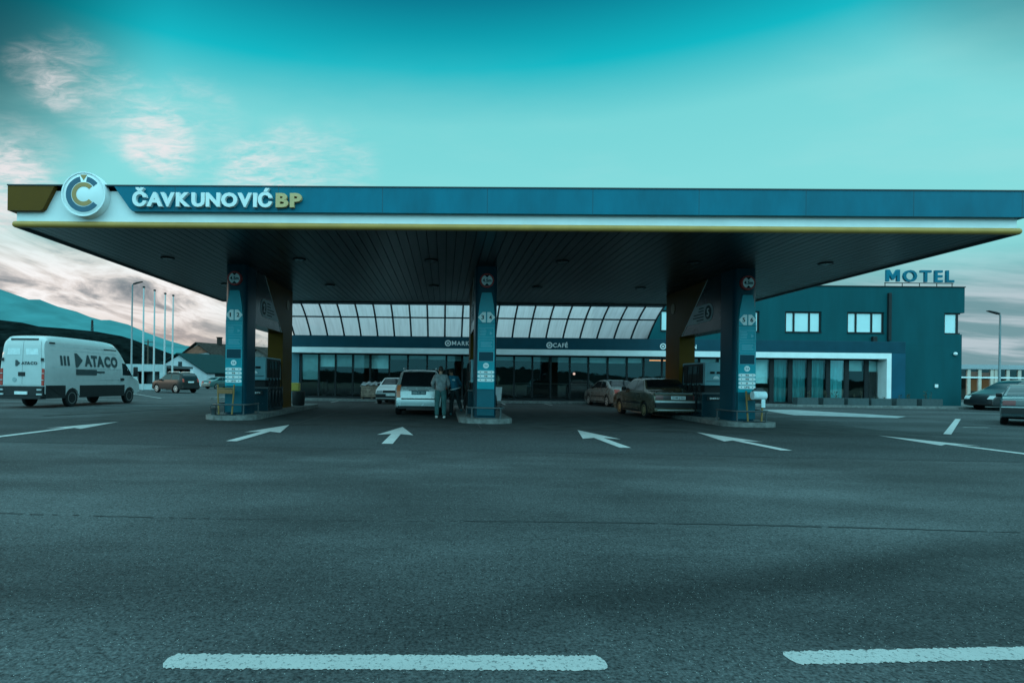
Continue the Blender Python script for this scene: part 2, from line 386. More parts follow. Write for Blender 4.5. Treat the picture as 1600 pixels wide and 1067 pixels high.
class MB:
    def __init__(self):
        self.v = []; self.f = []

    def add(self, vs_, fs):
        o = len(self.v)
        self.v += [Vector(p) for p in vs_]
        self.f += [tuple(i + o for i in f) for f in fs]
        return self

    def box(self, x0, x1, y0, y1, z0, z1, bev=0.0):
        if bev:
            bm = bmesh.new()
            vs_ = [bm.verts.new(p) for p in ((x0, y0, z0), (x1, y0, z0), (x1, y1, z0), (x0, y1, z0), (x0, y0, z1), (x1, y0, z1), (x1, y1, z1), (x0, y1, z1))]
            for f in ((0, 3, 2, 1), (4, 5, 6, 7), (0, 1, 5, 4), (1, 2, 6, 5), (2, 3, 7, 6), (3, 0, 4, 7)): bm.faces.new([vs_[i] for i in f])
            bmesh.ops.bevel(bm, geom=list(bm.edges), offset=bev, segments=2, affect='EDGES', profile=.5)
            return self.bm(bm)
        return self.add(((x0, y0, z0), (x1, y0, z0), (x1, y1, z0), (x0, y1, z0), (x0, y0, z1), (x1, y0, z1), (x1, y1, z1), (x0, y1, z1)),
                        ((0, 3, 2, 1), (4, 5, 6, 7), (0, 1, 5, 4), (1, 2, 6, 5), (2, 3, 7, 6), (3, 0, 4, 7)))

    def bm(self, bm):
        bm.verts.ensure_lookup_table(); bm.verts.index_update()
        self.add([v.co.copy() for v in bm.verts], [[v.index for v in f.verts] for f in bm.faces])
        bm.free()
        return self

    def prism(self, poly, a, b, axis='y'):
        """poly in the two other axes, extruded from a to b along axis"""
        def P(p, t):
            return {'y': (p[0], t, p[1]), 'x': (t, p[0], p[1]), 'z': (p[0], p[1], t)}[axis]
        n = len(poly)
        return self.add([P(p, a) for p in poly] + [P(p, b) for p in poly],
                        [tuple(range(n))[::-1], tuple(range(n, 2 * n))] + [(i, (i + 1) % n, (i + 1) % n + n, i + n) for i in range(n)])

    def tube(self, pts, rad, n=8, cap=True):
        pts = [Vector(p) for p in pts]
        rs = rad if isinstance(rad, (list, tuple)) else [rad] * len(pts)
        o = len(self.v)
        prev = None
        for i, p in enumerate(pts):
            d = (pts[min(i + 1, len(pts) - 1)] - pts[max(i - 1, 0)]).normalized()
            if prev is None:
                a = d.orthogonal().normalized()
            else:
                a = (prev - d * prev.dot(d)).normalized()
            prev = a; b = d.cross(a)
            for k in range(n):
                t = 2 * math.pi * k / n
                self.v.append(p + (a * math.cos(t) + b * math.sin(t)) * rs[i])
        for i in range(len(pts) - 1):
            for k in range(n):
                self.f.append((o + i * n + k, o + i * n + (k + 1) % n, o + (i + 1) * n + (k + 1) % n, o + (i + 1) * n + k))
        if cap:
            self.f.append(tuple(o + k for k in range(n))[::-1]); e = o + (len(pts) - 1) * n
            self.f.append(tuple(e + k for k in range(n)))
        return self

    def lathe(self, prof, n=20, centre=(0, 0, 0), axis='z'):
        """prof: (radius, height) list"""
        o = len(self.v); C = Vector(centre)
        for r_, h in prof:
            for k in range(n):
                t = 2 * math.pi * k / n
                p = (r_ * math.cos(t), r_ * math.sin(t), h)
                if axis == 'y': p = (p[0], p[2], p[1])
                if axis == 'x': p = (p[2], p[0], p[1])
                self.v.append(C + Vector(p))
        for i in range(len(prof) - 1):
            for k in range(n):
                self.f.append((o + i * n + k, o + i * n + (k + 1) % n, o + (i + 1) * n + (k + 1) % n, o + (i + 1) * n + k))
        self.f.append(tuple(o + k for k in range(n))[::-1]); e = o + (len(prof) - 1) * n
        self.f.append(tuple(e + k for k in range(n)))
        return self

    def ring(self, cx_, cz, r0, r1, a0, a1, y0, y1, n=40):
        """flat ring segment facing -Y"""
        pts = []
        for i in range(n + 1):
            t = a0 + (a1 - a0) * i / n
            pts.append((math.cos(t), math.sin(t)))
        poly = [(cx_ + r1 * p[0], cz + r1 * p[1]) for p in pts]
        inn = [(cx_ + r0 * p[0], cz + r0 * p[1]) for p in pts]
        for i in range(n):
            self.prism([poly[i], poly[i + 1], inn[i + 1], inn[i]], y0, y1)
        return self

    def sphere(self, cpt, rx, ry=None, rz=None, n=12, m=8):
        ry = ry or rx; rz = rz or rx
        o = len(self.v); C = Vector(cpt)
        for j in range(1, m):
            ph = math.pi * j / m
            for k in range(n):
                t = 2 * math.pi * k / n
                self.v.append(C + Vector((rx * math.sin(ph) * math.cos(t), ry * math.sin(ph) * math.sin(t), rz * math.cos(ph))))
        self.v.append(C + Vector((0, 0, rz))); self.v.append(C - Vector((0, 0, rz)))
        T = len(self.v) - 2; B = T + 1
        for j in range(m - 2):
            for k in range(n):
                self.f.append((o + j * n + k, o + (j + 1) * n + k, o + (j + 1) * n + (k + 1) % n, o + j * n + (k + 1) % n))
        for k in range(n):
            self.f.append((T, o + k, o + (k + 1) % n)); self.f.append((B, o + (m - 2) * n + (k + 1) % n, o + (m - 2) * n + k))
        return self

    def xform(self, M):
        self.v = [M @ p for p in self.v]; return self

    def build(self, name, material, parent=None, local=False, smooth=None):
        me = bpy.data.meshes.new(name)
        vv = self.v
        if parent is not None and not local:
            inv = WM[parent].inverted(); vv = [inv @ p for p in vv]
        me.from_pydata([tuple(p) for p in vv], [], self.f)
        bm = bmesh.new(); bm.from_mesh(me); bmesh.ops.recalc_face_normals(bm, faces=bm.faces); bm.to_mesh(me); bm.free()
        me.materials.append(material)
        if smooth:
            for p in me.polygons: p.use_smooth = True
            me.set_sharp_from_angle(angle=R(smooth))
        o = bpy.data.objects.new(name, me); col.objects.link(o)
        if parent is not None:
            o.parent = parent; WM[o] = WM[parent]
        else:
            WM[o] = Matrix.Identity(4)
        return o


def thing(name, label, cat, loc=(0, 0, 0), rz=0.0, group=None):
    o = bpy.data.objects.new(name, None); col.objects.link(o)
    o.location = loc; o.rotation_euler = (0, 0, rz); o.empty_display_size = .2
    WM[o] = Matrix.Translation(Vector(loc)) @ Matrix.Rotation(rz, 4, 'Z')
    return tag(o, label, cat, group)


def tag(o, label, cat, group=None):
    o['label'] = label; o['category'] = cat
    if group: o['group'] = group
    return o


def struct(o):
    o['kind'] = 'structure'; return o


def copy_tree(o, parent=None):
    q = o.copy(); col.objects.link(q); q.parent = parent
    for ch in list(o.children): copy_tree(ch, q)
    return q


# ------------------------------------------------------------------ lettering
GL = {}


def glyph(ch, bold):
    k = (ch, bold)
    if k in GL: return GL[k]
    if ch == 'M':                            # drawn by hand: the built-in M closes up when thickened
        o = [(0, 0), (0, .729), (.2, .729), (.43, .34), (.66, .729), (.86, .729), (.86, 0), (.675, 0), (.675, .42), (.48, .1), (.38, .1), (.185, .42), (.185, 0)]
        o = [(p[0] * .9, p[1]) for p in o]
        n_ = len(o)
        GL[k] = ([Vector((*p, .5)) for p in o] + [Vector((*p, -.5)) for p in o], [tuple(range(n_)), tuple(range(n_, 2 * n_))[::-1]] + [(i, (i + 1) % n_, (i + 1) % n_ + n_, i + n_) for i in range(n_)])
        return GL[k]
    cu = bpy.data.curves.new('glyph', 'FONT'); cu.body = ch; cu.size = 1.0; cu.extrude = .5; cu.offset = bold; cu.resolution_u = 3
    ob = bpy.data.objects.new('glyph', cu); col.objects.link(ob)
    dg = bpy.context.evaluated_depsgraph_get(); dg.update()
    me = bpy.data.meshes.new_from_object(ob.evaluated_get(dg))
    vs_ = [v.co.copy() for v in me.vertices]; fs = [tuple(p.vertices) for p in me.polygons]
    bpy.data.objects.remove(ob); bpy.data.curves.remove(cu); bpy.data.meshes.remove(me)
    GL[k] = (vs_, fs)
    return GL[k]


KERN = {'AV': .17, 'VA': .17, 'AT': .14, 'TA': .14, 'ČA': .04, 'OV': .05, 'AC': .03, 'CA': .04, 'RA': .03}


def word(text, x0, x1, z0, z1, y0, y1, bold=.02, gap=.07, frame=None):
    """letters between x0..x1, cap height z0..z1, front face y0, back face y1; returns one MB per letter (world axes, or mapped by frame)"""
    capv = [v.y for v in glyph('H', bold)[0]]; c0, c1 = min(capv), max(capv)
    pen = 0.0; lay = []
    for i_, ch in enumerate(text):
        if ch == ' ': pen += .32; continue
        vs_, fs = glyph(ch, bold)
        a = min(v.x for v in vs_); b = max(v.x for v in vs_)
        lay.append((ch, vs_, fs, pen - a)); pen += b - a + gap
        if text[i_ + 1:i_ + 2]: pen -= KERN.get(ch + text[i_ + 1], 0)
    tot = pen - gap
    out = []
    for ch, vs_, fs, off in lay:
        m = MB(); P = []
        for v in vs_:
            P.append(Vector((x0 + (v.x + off) / tot * (x1 - x0), y0 + (0.5 - v.z) * (y1 - y0), z0 + (v.y - c0) / (c1 - c0) * (z1 - z0))))
        if frame: P = [frame @ p for p in P]
        m.add(P, fs); out.append(m)
    return out


def joined(ms):
    m = MB()
    for q in ms: m.add(q.v, q.f)
    return m

# ------------------------------------------------------------------ ground
def sheet(name, poly, z, m, sub=None):
    b = MB(); b.add([(p[0], p[1], z) for p in poly], [tuple(range(len(poly)))])
    return struct(b.build(name, m))


FIELD = mat('dry_field', (.07, .085, .06), .95, 0, .4, .05, .3, 2)
sheet('ground', [(-6000, -600), (6000, -600), (6000, 9000), (-6000, 9000)], -.03, FIELD)
sheet('asphalt_lot', [(-110, -12), (110, -12), (110, 120), (-110, 120)], 0.0, ASPH)
e0, e1, e2 = G(-1500, 640), G(92, 657), G(1462, 683)
e3 = e2 + (e2 - e1).normalized() * 40
s0, s1 = G(0, 690), G(1600, 722)
dl = (s1 - s0).normalized()
front = [s0 - dl * 40, s1 + dl * 40]
b0, b1 = e1 + (e1 - e2).normalized() * 30, e3
n = 60
pol = [front[0].lerp(front[1], i / n) + Vector((0, random.uniform(-.05, .05), 0)) for i in range(n + 1)] + [b1, e2, e1, b0]
sheet('asphalt_strip', [(p.x, p.y) for p in pol], .004, ASPH2)
sheet('concrete_apron', [(e1.x, e1.y), (e2.x, e2.y), (13.3, 31), (-10.3, 31)], .008, CONC)
# joints sawn in the apron
for i, xx in enumerate((-4.2, 1.0, 5.6)):
    sheet('apron_joint', [(xx - .02, e1.lerp(e2, (xx - e1.x) / (e2.x - e1.x)).y + .01), (xx + .02, e1.lerp(e2, (xx - e1.x) / (e2.x - e1.x)).y + .01), (xx + .02, 31), (xx - .02, 31)], .0115, SOFFG)
# open joint across the asphalt, ragged
crack = []; back_ = []
rc = random.Random(5)
n = 160
for i in range(n + 1):
    t = i / n
    p = G(-60 + 1720 * t, 801 + 31 * (t - .035) / .965 + 3.0 * math.sin(t * 7), 0)
    w = (.010 + .016 * max(0, math.sin(t * 9.5 + .8)) + rc.uniform(0, .010)) * (1.3 if t > .45 else .75)
    j = rc.uniform(-.012, .012)
    crack.append((p.x, p.y + j - w * .5)); back_.append((p.x, p.y + j + w * .5))
b = MB()
for i in range(n):
    t = i / n
    if (t < .5 and (i * 7) % 11 > 4 and math.sin(i * .35) < .3) or (t >= .5 and (i * i * 37) % 101 < 5): continue
    b.add([(*crack[i], .005), (*crack[i + 1], .005), (*back_[i + 1], .005), (*back_[i], .005)], [(0, 1, 2, 3)])
struct(b.build('asphalt_joint', mat('joint_dark', (.012, .014, .015), .9, 0, .4, 20)))  # the crack's own dark seam
# pavement in front of the shop
pv = MB(); pv.box(-14, 40, 34.4, 50, -.02, .13, .02); struct(pv.build('shop_pavement', PAVE))
kb = MB(); kb.box(-14, 40, 34.22, 34.397, -.02, .135, .015); struct(kb.build('pavement_kerb', KERB))
q = [G(1185, 640), G(1240, 640.5), G(1416, 651), G(1402, 653.5), G(1240, 649)]
sheet('drain_strip', [(p.x, p.y) for p in q], .0125, PALE)
# left: pale service lane beyond the apron
q = [G(150, 640), G(330, 632), G(318, 637), G(60, 651)]
sheet('pale_lane', [(p.x, p.y) for p in q], .010, CONC)


def ground_line(px0, py0, px1, py1, w, label):
    a, b_ = G(px0, py0), G(px1, py1)
    d = (b_ - a).normalized(); nrm = Vector((-d.y, d.x, 0)) * w / 2
    m = MB(); m.add([(*(a + nrm).xy, .014), (*(b_ + nrm).xy, .014), (*(b_ - nrm).xy, .014), (*(a - nrm).xy, .014)], [(0, 1, 2, 3)])
    return tag(m.build('parking_line', ROADW2), label, 'road marking', 'thin white parking lines')


ground_line(1480, 679, 1497, 655, .16, 'short white bay line on the asphalt right of the concrete apron')
ground_line(517, 629, 545, 623.5, .10, 'white bay line before the glazed shop front, left of the pallet')
ground_line(586, 629.5, 600, 626, .10, 'white bay line beside the front wheel of the white parked sedan')
ground_line(777, 627, 790, 632.5, .10, 'white bay line just right of the middle blue pump column')
ground_line(840, 628.5, 863, 633.5, .10, 'white bay line before the cafe glazing, left of the silver saloon')
ground_line(200, 614, 252, 622.5, .10, 'faint white line on the ground between the van and the dark estate car')
ground_line(1505, 668, 1545, 668.5, .10, 'short white mark on the asphalt near the dark car at the right edge')

# arrows
arrow_tips = [(-9.15, 'broad white arrow at far left pointing past the canopy towards the van'),
              (-4.25, 'white arrow on the asphalt pointing to the lane right of the left pump island'),
              (-1.12, 'white arrow pointing straight at the silver minivan'),
              (3.54, 'white arrow pointing to the lane just right of the middle pump island'),
              (6.60, 'white arrow pointing to the lane of the warm tinted saloon and right island'),
              (11.10, 'long flat white arrow at far right pointing past the right pump island')]
for i, (ax, lab) in enumerate(arrow_tips):
    tipY = 15.75 - .055 * (ax + 4)
    bY = 11.45 - .022 * (ax + 4)
    hb = tipY - 2.35
    m = MB()
    out = [(-.11, bY), (.11, bY), (.11, hb + .25), (.42, hb), (0, tipY), (-.42, hb), (-.11, hb + .25)]
    m.add([(ax + p[0], p[1], .0125) for p in out], [tuple(range(7))])
    tag(m.build('lane_arrow', ROADW2), lab, 'road marking', 'white lane arrows painted on the asphalt')


def dash(p0, p1, w, label):
    r_ = random.Random(label)
    d = (p1 - p0).normalized(); nr = Vector((-d.y, d.x, 0))
    n_ = 220; A = []; Bp = []
    L_ = (p1 - p0).length
    for i in range(n_ + 1):
        t = i / n_; p = p0.lerp(p1, t)
        e = min(t * L_, (1 - t) * L_)
        ww = w / 2 * min(1, .45 + (max(e, 0) / .06) ** .7) + r_.uniform(-.008, .008)
        A.append(p + nr * ww); Bp.append(p - nr * (w / 2 * min(1, .4 + (max(e, 0) / .05) ** .7) + r_.uniform(-.008, .008)))
    m = MB()
    P = A + Bp[::-1]
    m.add([(p.x, p.y, .003) for p in P], [tuple(range(len(P)))])
    tag(m.build('road_dash', ROADW), label, 'road marking', 'worn white dashes along the near edge of the asphalt')


dash(G(258, 1033), G(947, 1036), .135, 'long worn white dash in the foreground, whole in view, left of centre')
dash(G(1230, 1028), G(1900, 1014), .125, 'worn white dash in the foreground running out at the lower right')

# ------------------------------------------------------------------ canopy
XL, XR, YF, YB, H = -10.19, 13.10, 13.48, 26.2, 4.85
TOP = 5.73
can = thing('petrol_canopy', 'wide flat blue and white fuel station canopy with yellow corner block and tube', 'canopy', ((XL + XR) / 2, (YF + YB) / 2, H))
m = MB(); nst = 96
wst = (XR - XL - .1) / nst
for i in range(nst):
    x = XL + .05 + i * wst
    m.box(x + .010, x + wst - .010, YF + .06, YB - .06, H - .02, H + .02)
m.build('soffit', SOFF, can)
m = MB(); m.box(XL + .04, XR - .04, YF + .04, YB - .04, H + .022, TOP - .05); m.build('roof_core', SOFFG, can)
m = MB()
z0, z1 = H + .04, TOP - .08
m.box(XL, XR, YF, YF + .035, z0, z1).box(XL, XR, YB - .035, YB, z0, z1)
m.box(XL, XL + .035, YF + .036, YB - .036, z0, z1).box(XR - .035, XR, YF + .036, YB - .036, z0, z1)
m.build('white_band', WHITE, can)
m = MB()
rr = .075
loop = [(XL - .01, YF - .02), (XR + .01, YF - .02), (XR + .01, YB + .02), (XL - .01, YB + .02)]
for i in range(4):
    a, b_ = Vector((*loop[i], H + .0)), Vector((*loop[(i + 1) % 4], H + .0))
    q = m if i == 0 else MB()
    q.tube([a, b_], rr, 12)
    if i < 2: m.sphere(a, rr, rr, rr)
    if i: q.build('edge_tube', STEEL, can, smooth=40)
m.build('yellow_tube', TRIMY, can, smooth=40)
# proud blue panels
zb0 = H + .30
yo = YF - .13
xa, xb = D(178, 300, yo).x, D(207, 338, yo).x
xR = XR + .13
m = MB()
m.prism([(xa, TOP), (xb - .07, zb0 + .06), (xb, zb0), (xR, zb0), (xR, TOP)], yo, YF - .002)
m.build('blue_panel', BLUE, can)
m = MB(); m.box(XR + .002, xR, YF, YB + .12, zb0, TOP); m.build('blue_panel', BLUE, can)
m = MB(); m.box(XL - .12, XR, YB + .002, YB + .12, zb0, TOP); m.build('blue_panel', BLUE, can)
m = MB(); m.box(XL - .12, XL - .002, YF + 3.2, YB, zb0, TOP); m.build('blue_panel', BLUE, can)
# panel seams
x = xb + 1.0
while x < xR:
    MB().box(x - .004, x + .004, yo - .0015, yo + .01, zb0 + .002, TOP - .002).build('panel_seam', NAVY, can); x += 2.43
# yellow corner block with slanted end
ya, yb = D(85, 300, yo).x, D(65, 334, yo).x
m = MB()
m.prism([(XL - .13, TOP), (XL - .13, zb0), (yb - .03, zb0), (yb + .03, zb0 + .05), (ya, TOP)], yo, YF - .002)
m.box(XL - .13, XL - .002, YF, YF + 3.0, zb0, TOP)
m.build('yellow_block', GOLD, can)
m = MB(); m.box(XL - .14, xR + .01, yo - .015, YB + .13, TOP + .002, TOP + .03); m.build('coping', NAVY, can)
# round badge
bc = D(130.5, 303.5, YF - .2); R0 = .525
badge = MB().lathe([(R0 - .02, YF - .20), (R0, YF - .185), (R0, YF - .002), (R0 - .01, YF)], 48, (bc.x, 0, bc.z), 'y')
badge = badge.build('round_badge', WHITE, can, smooth=40)
yq0, yq1 = YF - .207, YF - .199
BBL = mat('badge_blue', (.004, .075, .13), .4, 0, .1)
MB().ring(bc.x, bc.z, .295, .415, R(38), R(78), yq0, yq1, 14).build('blue_arc', BBL, badge)
MB().ring(bc.x, bc.z, .295, .415, R(103), R(322), yq0, yq1, 50).build('blue_arc', BBL, badge)
m = MB().ring(bc.x, bc.z, .175, .275, R(42), R(318), yq0, yq1, 50); m.build('gold_ring', mat('badge_gold', (.36, .20, .06), .5, 0, .1), badge)
m = MB().prism([(bc.x - .08, bc.z + .45), (bc.x + .08, bc.z + .45), (bc.x, bc.z + .32)], yq0, yq1); m.build('gold_wedge', MATS['badge_gold'], badge)
m = MB().ring(bc.x, bc.z, R0 - .035, R0 - .005, 0, 2 * math.pi, YF - .215, YF - .19, 60); m.build('badge_rim', WHITE, badge)
# raised lettering
zc0, zc1 = D(300, 325, yo).z, D(300, 303, yo).z
for mm in word('ČAVKUNOVIĆ', D(210, 320, yo).x, D(427, 320, yo).x, zc0, zc1, yo - .10, yo - .002,   .045, .055): mm.build('letter', LETW, can)
for mm in word('BP', D(432.5, 320, yo).x, D(473, 320, yo).x, zc0, zc1, yo - .10, yo - .002, .045, .06): mm.build('letter', GOLDL, can)
# downlights set in the soffit
for yy in (17.0, 21.6):
    for k in range(6):
        x = D(262 + k * 205.6, 404, 17.0).x
        m = MB().lathe([(.19, H - .05), (.20, H - .04), (.20, H - .021)], 20, (x, yy, 0))
        d_ = m.build('downlight', DARK, can, smooth=40)
        MB().lathe([(.14, H - .055), (.15, H - .051)], 18, (x, yy, 0)).build('lens', mat('lamp_lens', (.07, .08, .08), .25), d_)

# ------------------------------------------------------------------ pump islands, portals, dispensers
ISL = [(-6.54, ('1', '2'), ('95', '98', 'D', 'LPG'), 'left'), (1.27, ('3', '4'), ('95', '98', 'D'), 'middle'), (9.22, ('5', '6'), ('95', '98', 'D', 'LPG'), 'right')]
PILL = mat('price_pill', (.72, .76, .76), .5, 0, .05)
OUTL = mat('pale_line', (.10, .38, .46), .5, 0, .1)


def slab_text(text, xc, zc, w, h, y, m, bold=.02, gap=.1):
    return joined(word(text, xc - w / 2, xc + w / 2, zc - h / 2, zc + h / 2, y, y + .008, bold, gap))


PUMPLAB = {'left': 'beside the yellow bin', 'middle': 'behind the two people', 'right': 'beside the warm tinted saloon'}
for xi, nums, fuels, pos in ISL:
    k = MB()
    out = []
    for i in range(13):
        t = math.pi + math.pi * i / 12
        out.append((xi + .82 * math.cos(t), 17.75 + .62 * math.sin(t)))
    for i in range(13):
        t = math.pi * i / 12
        out.append((xi + .82 * math.cos(t), 26.0 + .6 * math.sin(t)))
    k.prism(out, -.01, .15, 'z')
    kerb = k.build('island_kerb', KERB)
    tag(kerb, 'rounded concrete kerb island under the %s blue pump column' % pos, 'kerb', 'pump island kerbs')
    # portal
    P = thing('pump_portal', {'left': 'blue and yellow pump portal with column numbered 1 and 2', 'middle': 'blue pump column numbered 3 and 4 with three price pills', 'right': 'blue and yellow pump portal with column numbered 5 and 6'}[pos], 'portal', (xi, 17.8, .15), 0, 'pump portals carrying the canopy')
    hw, fy = .335, 17.80
    sec = []
    for i in range(9):
        t = math.pi + math.pi * i / 8
        sec.append((xi + hw * math.copysign(abs(math.cos(t)) ** .75, math.cos(t)), fy + .22 - .22 * abs(math.sin(t)) ** .75))
    sec += [(xi + hw, 18.75), (xi - hw, 18.75)]
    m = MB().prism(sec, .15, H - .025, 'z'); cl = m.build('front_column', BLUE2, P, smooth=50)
    # tapered light panel on the column face
    pn = []
    for z, w in ((.22, .262), (3.0, .262), (3.3, .25), (3.6, .222), (3.85, .18), (4.0, .145)): pn.append((xi + w, z))
    for z, w in ((4.0, .145), (3.85, .18), (3.6, .222), (3.3, .25), (3.0, .262), (.22, .262)): pn.append((xi - w, z))
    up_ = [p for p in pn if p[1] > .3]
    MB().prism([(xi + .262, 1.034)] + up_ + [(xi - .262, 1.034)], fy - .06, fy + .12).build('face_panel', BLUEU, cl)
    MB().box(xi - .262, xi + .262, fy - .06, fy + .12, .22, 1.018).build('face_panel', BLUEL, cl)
    yp = fy - .062
    m = MB()
    for z in (3.05,): m.box(xi - .263, xi + .263, yp - .001, yp + .004, z, z + .012)
    m.build('panel_joint', NAVY, cl)
    # number diamond
    m = MB()
    m.prism([(xi - .265, 3.24), (xi - .12, 3.40), (xi - .02, 3.40), (xi - .02, 3.08), (xi - .12, 3.08)], yp - .008, yp)
    m.prism([(xi + .265, 3.24), (xi + .12, 3.40), (xi + .02, 3.40), (xi + .02, 3.08), (xi + .12, 3.08)], yp - .008, yp)
    dm = m.build('number_diamond', PILL, cl)
    slab_text(nums[0], xi - .12, 3.24, .04 if nums[0] == '1' else .085, .13, yp - .014, None).build('digit', DARK, dm)
    slab_text(nums[1], xi + .12, 3.24, .085, .13, yp - .014, None).build('digit', DARK, dm)
    # clearance sign
    sg = MB().lathe([(.215, fy - .085), (.22, fy - .08), (.22, fy + .05)], 32, (xi, 0, 4.37), 'y').build('clearance_sign', REDS, P)
    MB().lathe([(.168, fy - .091), (.17, fy - .086)], 32, (xi, 0, 4.37), 'y').build('white_disc', PILL, sg)
    m = MB()
    for sgn in (1, -1):
        m.prism([(xi - .075, 4.37 + sgn * .165), (xi + .075, 4.37 + sgn * .165), (xi, 4.37 + sgn * .085)], fy - .098, fy - .0925)
    m.add(*(lambda q_: (q_.v, q_.f))(joined(word('4.5m', xi - .135, xi + .135, 4.32, 4.42, fy - .098, fy - .0925, .03, .06))))
    m.build('sign_marks', DARK, sg)
    # information sheets
    for z0_, z1_, kind in ((2.62, 2.92, 0), (2.26, 2.56, 1), (1.88, 2.19, 2)):
        fr = MB(); w = .235
        fr.box(xi - w, xi + w, yp - .006, yp, z1_ - .012, z1_).box(xi - w, xi + w, yp - .006, yp, z0_, z0_ + .012)
        fr.box(xi - w, xi - w + .012, yp - .006, yp, z0_ + .013, z1_ - .013).box(xi + w - .012, xi + w, yp - .006, yp, z0_ + .013, z1_ - .013)
        fo = fr.build('notice_frame', OUTL, cl)
        tx = MB()
        rr_ = random.Random(int(z0_ * 100))
        if kind == 0:
            for q_ in range(5): tx.box(xi - .2, xi - .2 + rr_.uniform(.14, .26), yp - .004, yp, z1_ - .06 - q_ * .045, z1_ - .042 - q_ * .045)
            tx.prism([(xi + .11, z0_ + .08), (xi + .20, z0_ + .13), (xi + .11, z0_ + .18)], yp - .004, yp)
        elif kind == 1:
            for q_ in range(3): tx.box(xi - .17, xi + rr_.uniform(.13, .2), yp - .004, yp, z1_ - .11 - q_ * .06, z1_ - .08 - q_ * .06)
        else:
            tx.box(xi - .218, xi + .218, yp - .004, yp, z0_ + .016, z1_ - .016)
        tx.build('notice_print', OUTL if kind < 2 else BLUE2, fo)
    ci = MB().lathe([(.085, yp - .008), (.088, yp)], 24, (xi, 0, 1.755), 'y').build('round_badge', PILL, cl)
    for sx, dgt in ((-1, '2'), (1, '4')): slab_text(dgt, xi + sx * .026, 1.755, .042, .06, yp - .013, None).build('digit', mat('badge_ink', (.02, .14, .2), .5), ci)
    for q_, fu in enumerate(fuels):
        z = 1.555 - q_ * .122; hh = .047
        po = [(xi + .21 + hh * math.cos(R(a)), z + hh * math.sin(R(a))) for a in range(-90, 91, 30)] + [(xi - .21 + hh * math.cos(R(a)), z + hh * math.sin(R(a))) for a in range(90, 271, 30)]
        pl = MB().prism(po, yp - .008, yp).build('fuel_pill', PILL, cl)
        mm = slab_text(fu, xi, z, .045 * len(fu) + .01, .05, yp - .014, None, .03)
        for sx in (-1, 1): mm.lathe([(.014, yp - .012), (.015, yp - .0085)], 8, (xi + sx * .17, 0, z), 'y')
        mm.build('print', DARK, pl)
    # beam and rear column
    b_ = .30
    MB().prism([(18.752, 3.05), (21.85, 3.05), (19.75, H - .025), (18.752, H - .025)], xi - b_, xi + b_, 'x').build('beam_panel', NAVY, P)
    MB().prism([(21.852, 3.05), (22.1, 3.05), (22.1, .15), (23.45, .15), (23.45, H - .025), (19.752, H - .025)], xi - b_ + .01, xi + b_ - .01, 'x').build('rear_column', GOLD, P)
    for sx, dg_ in ((-1, nums[0]), (1, nums[1])):
        xf = xi + sx * b_
        a, c3 = (xf, xf + sx * .012)
        MB().prism([(21.83, 3.05), (21.88, 3.05), (19.80, H - .03), (19.75, H - .03)], min(a, c3), max(a, c3), 'x').build('edge_strip', WHITE, P)
        po = [(19.66 + .30 * math.cos(R(t)), 3.70 + .30 * math.sin(R(t))) for t in range(90, 271, 15)] + [(21.44, 3.40), (20.74, 4.0)]
        brd = MB().prism(po, min(a, xf + sx * .016), max(a, xf + sx * .016), 'x').build('number_board', mat('board_grey', (.46, .52, .54), .5, 0, .1), P)
        x2 = xf + sx * .017; x3 = xf + sx * .022
        MB().prism([(19.68 + .235 * math.cos(R(t)), 3.70 + .235 * math.sin(R(t))) for t in range(0, 360, 15)], min(x2, x3), max(x2, x3), 'x').build('number_disc', DARK, brd)
        x4 = xf + sx * .024
        # local frame: word x -> depth axis, so the digit reads from its own side
        fr = Matrix(((0, sx, 0, x4), (sx, 0, 0, 19.68), (0, 0, 1, 3.70), (0, 0, 0, 1))) if sx > 0 else Matrix(((0, 1, 0, x4 - .008), (-1, 0, 0, 19.68), (0, 0, 1, 3.70), (0, 0, 0, 1)))
        joined(word(dg_, -.05 if dg_ == '1' else -.09, .05 if dg_ == '1' else .09, -.14, .14, 0, .008, .03, .1, fr)).build('digit', PILL, brd)
        tx = MB()
        for q_, ln in enumerate((.36, .40, .78, .84, .55)):
            z = 3.92 - q_ * .1
            ys = 20.02
            tx.box(min(x2, x3), max(x2, x3), ys, min(ys + ln, 20.72 + (4.0 - z) * 1.16), z - .045, z - .005)
        tx.build('board_print', DARK, brd)
        MB().prism([(22.75 + .2 * math.cos(R(t)), 4.2 + .2 * math.sin(R(t))) for t in range(0, 360, 15)], min(xf, xf + sx * .006) , max(xf, xf + sx * .006), 'x').build('emblem_disc', mat('dull_gold', (.20, .13, .03), .5), P)
    # bumper rail round the foot of the column
    br = thing('bumper_rail', 'low steel bumper rail curving round the foot of the %s pump column' % pos, 'guard rail', (xi, 17.5, .15), 0, 'bumper rails at the pump columns')
    pts = [(xi + .55 * math.cos(R(t)), 17.62 + .26 * math.sin(R(t)), .47) for t in range(180, 361, 15)]
    pts = [(xi - .55, 18.5, .47)] + pts + [(xi + .55, 18.5, .47)]
    MB().tube(pts, .028, 8).build('rail', STEEL, br, smooth=40)
    for px_, py_ in ((xi - .55, 18.45), (xi + .55, 18.45), (xi - .43, 17.45), (xi + .43, 17.45)):
        MB().tube([(px_, py_, .15), (px_, py_, .46)], .024, 8).build('post', STEEL, br, smooth=40)
    # dispenser
    dp = thing('fuel_dispenser', 'fuel dispenser with pale head panel on the %s island %s' % (pos, PUMPLAB[pos]), 'fuel pump', (xi, 20.4, .15), 0, 'fuel dispensers')
    PANEL = mat('dispenser_panel', (.16, .34, .38), .4, .1, .12, 2)
    MB().box(xi - .46, xi + .46, 19.75, 21.6, .15, .92, .02).build('cabinet', NAVY, dp)
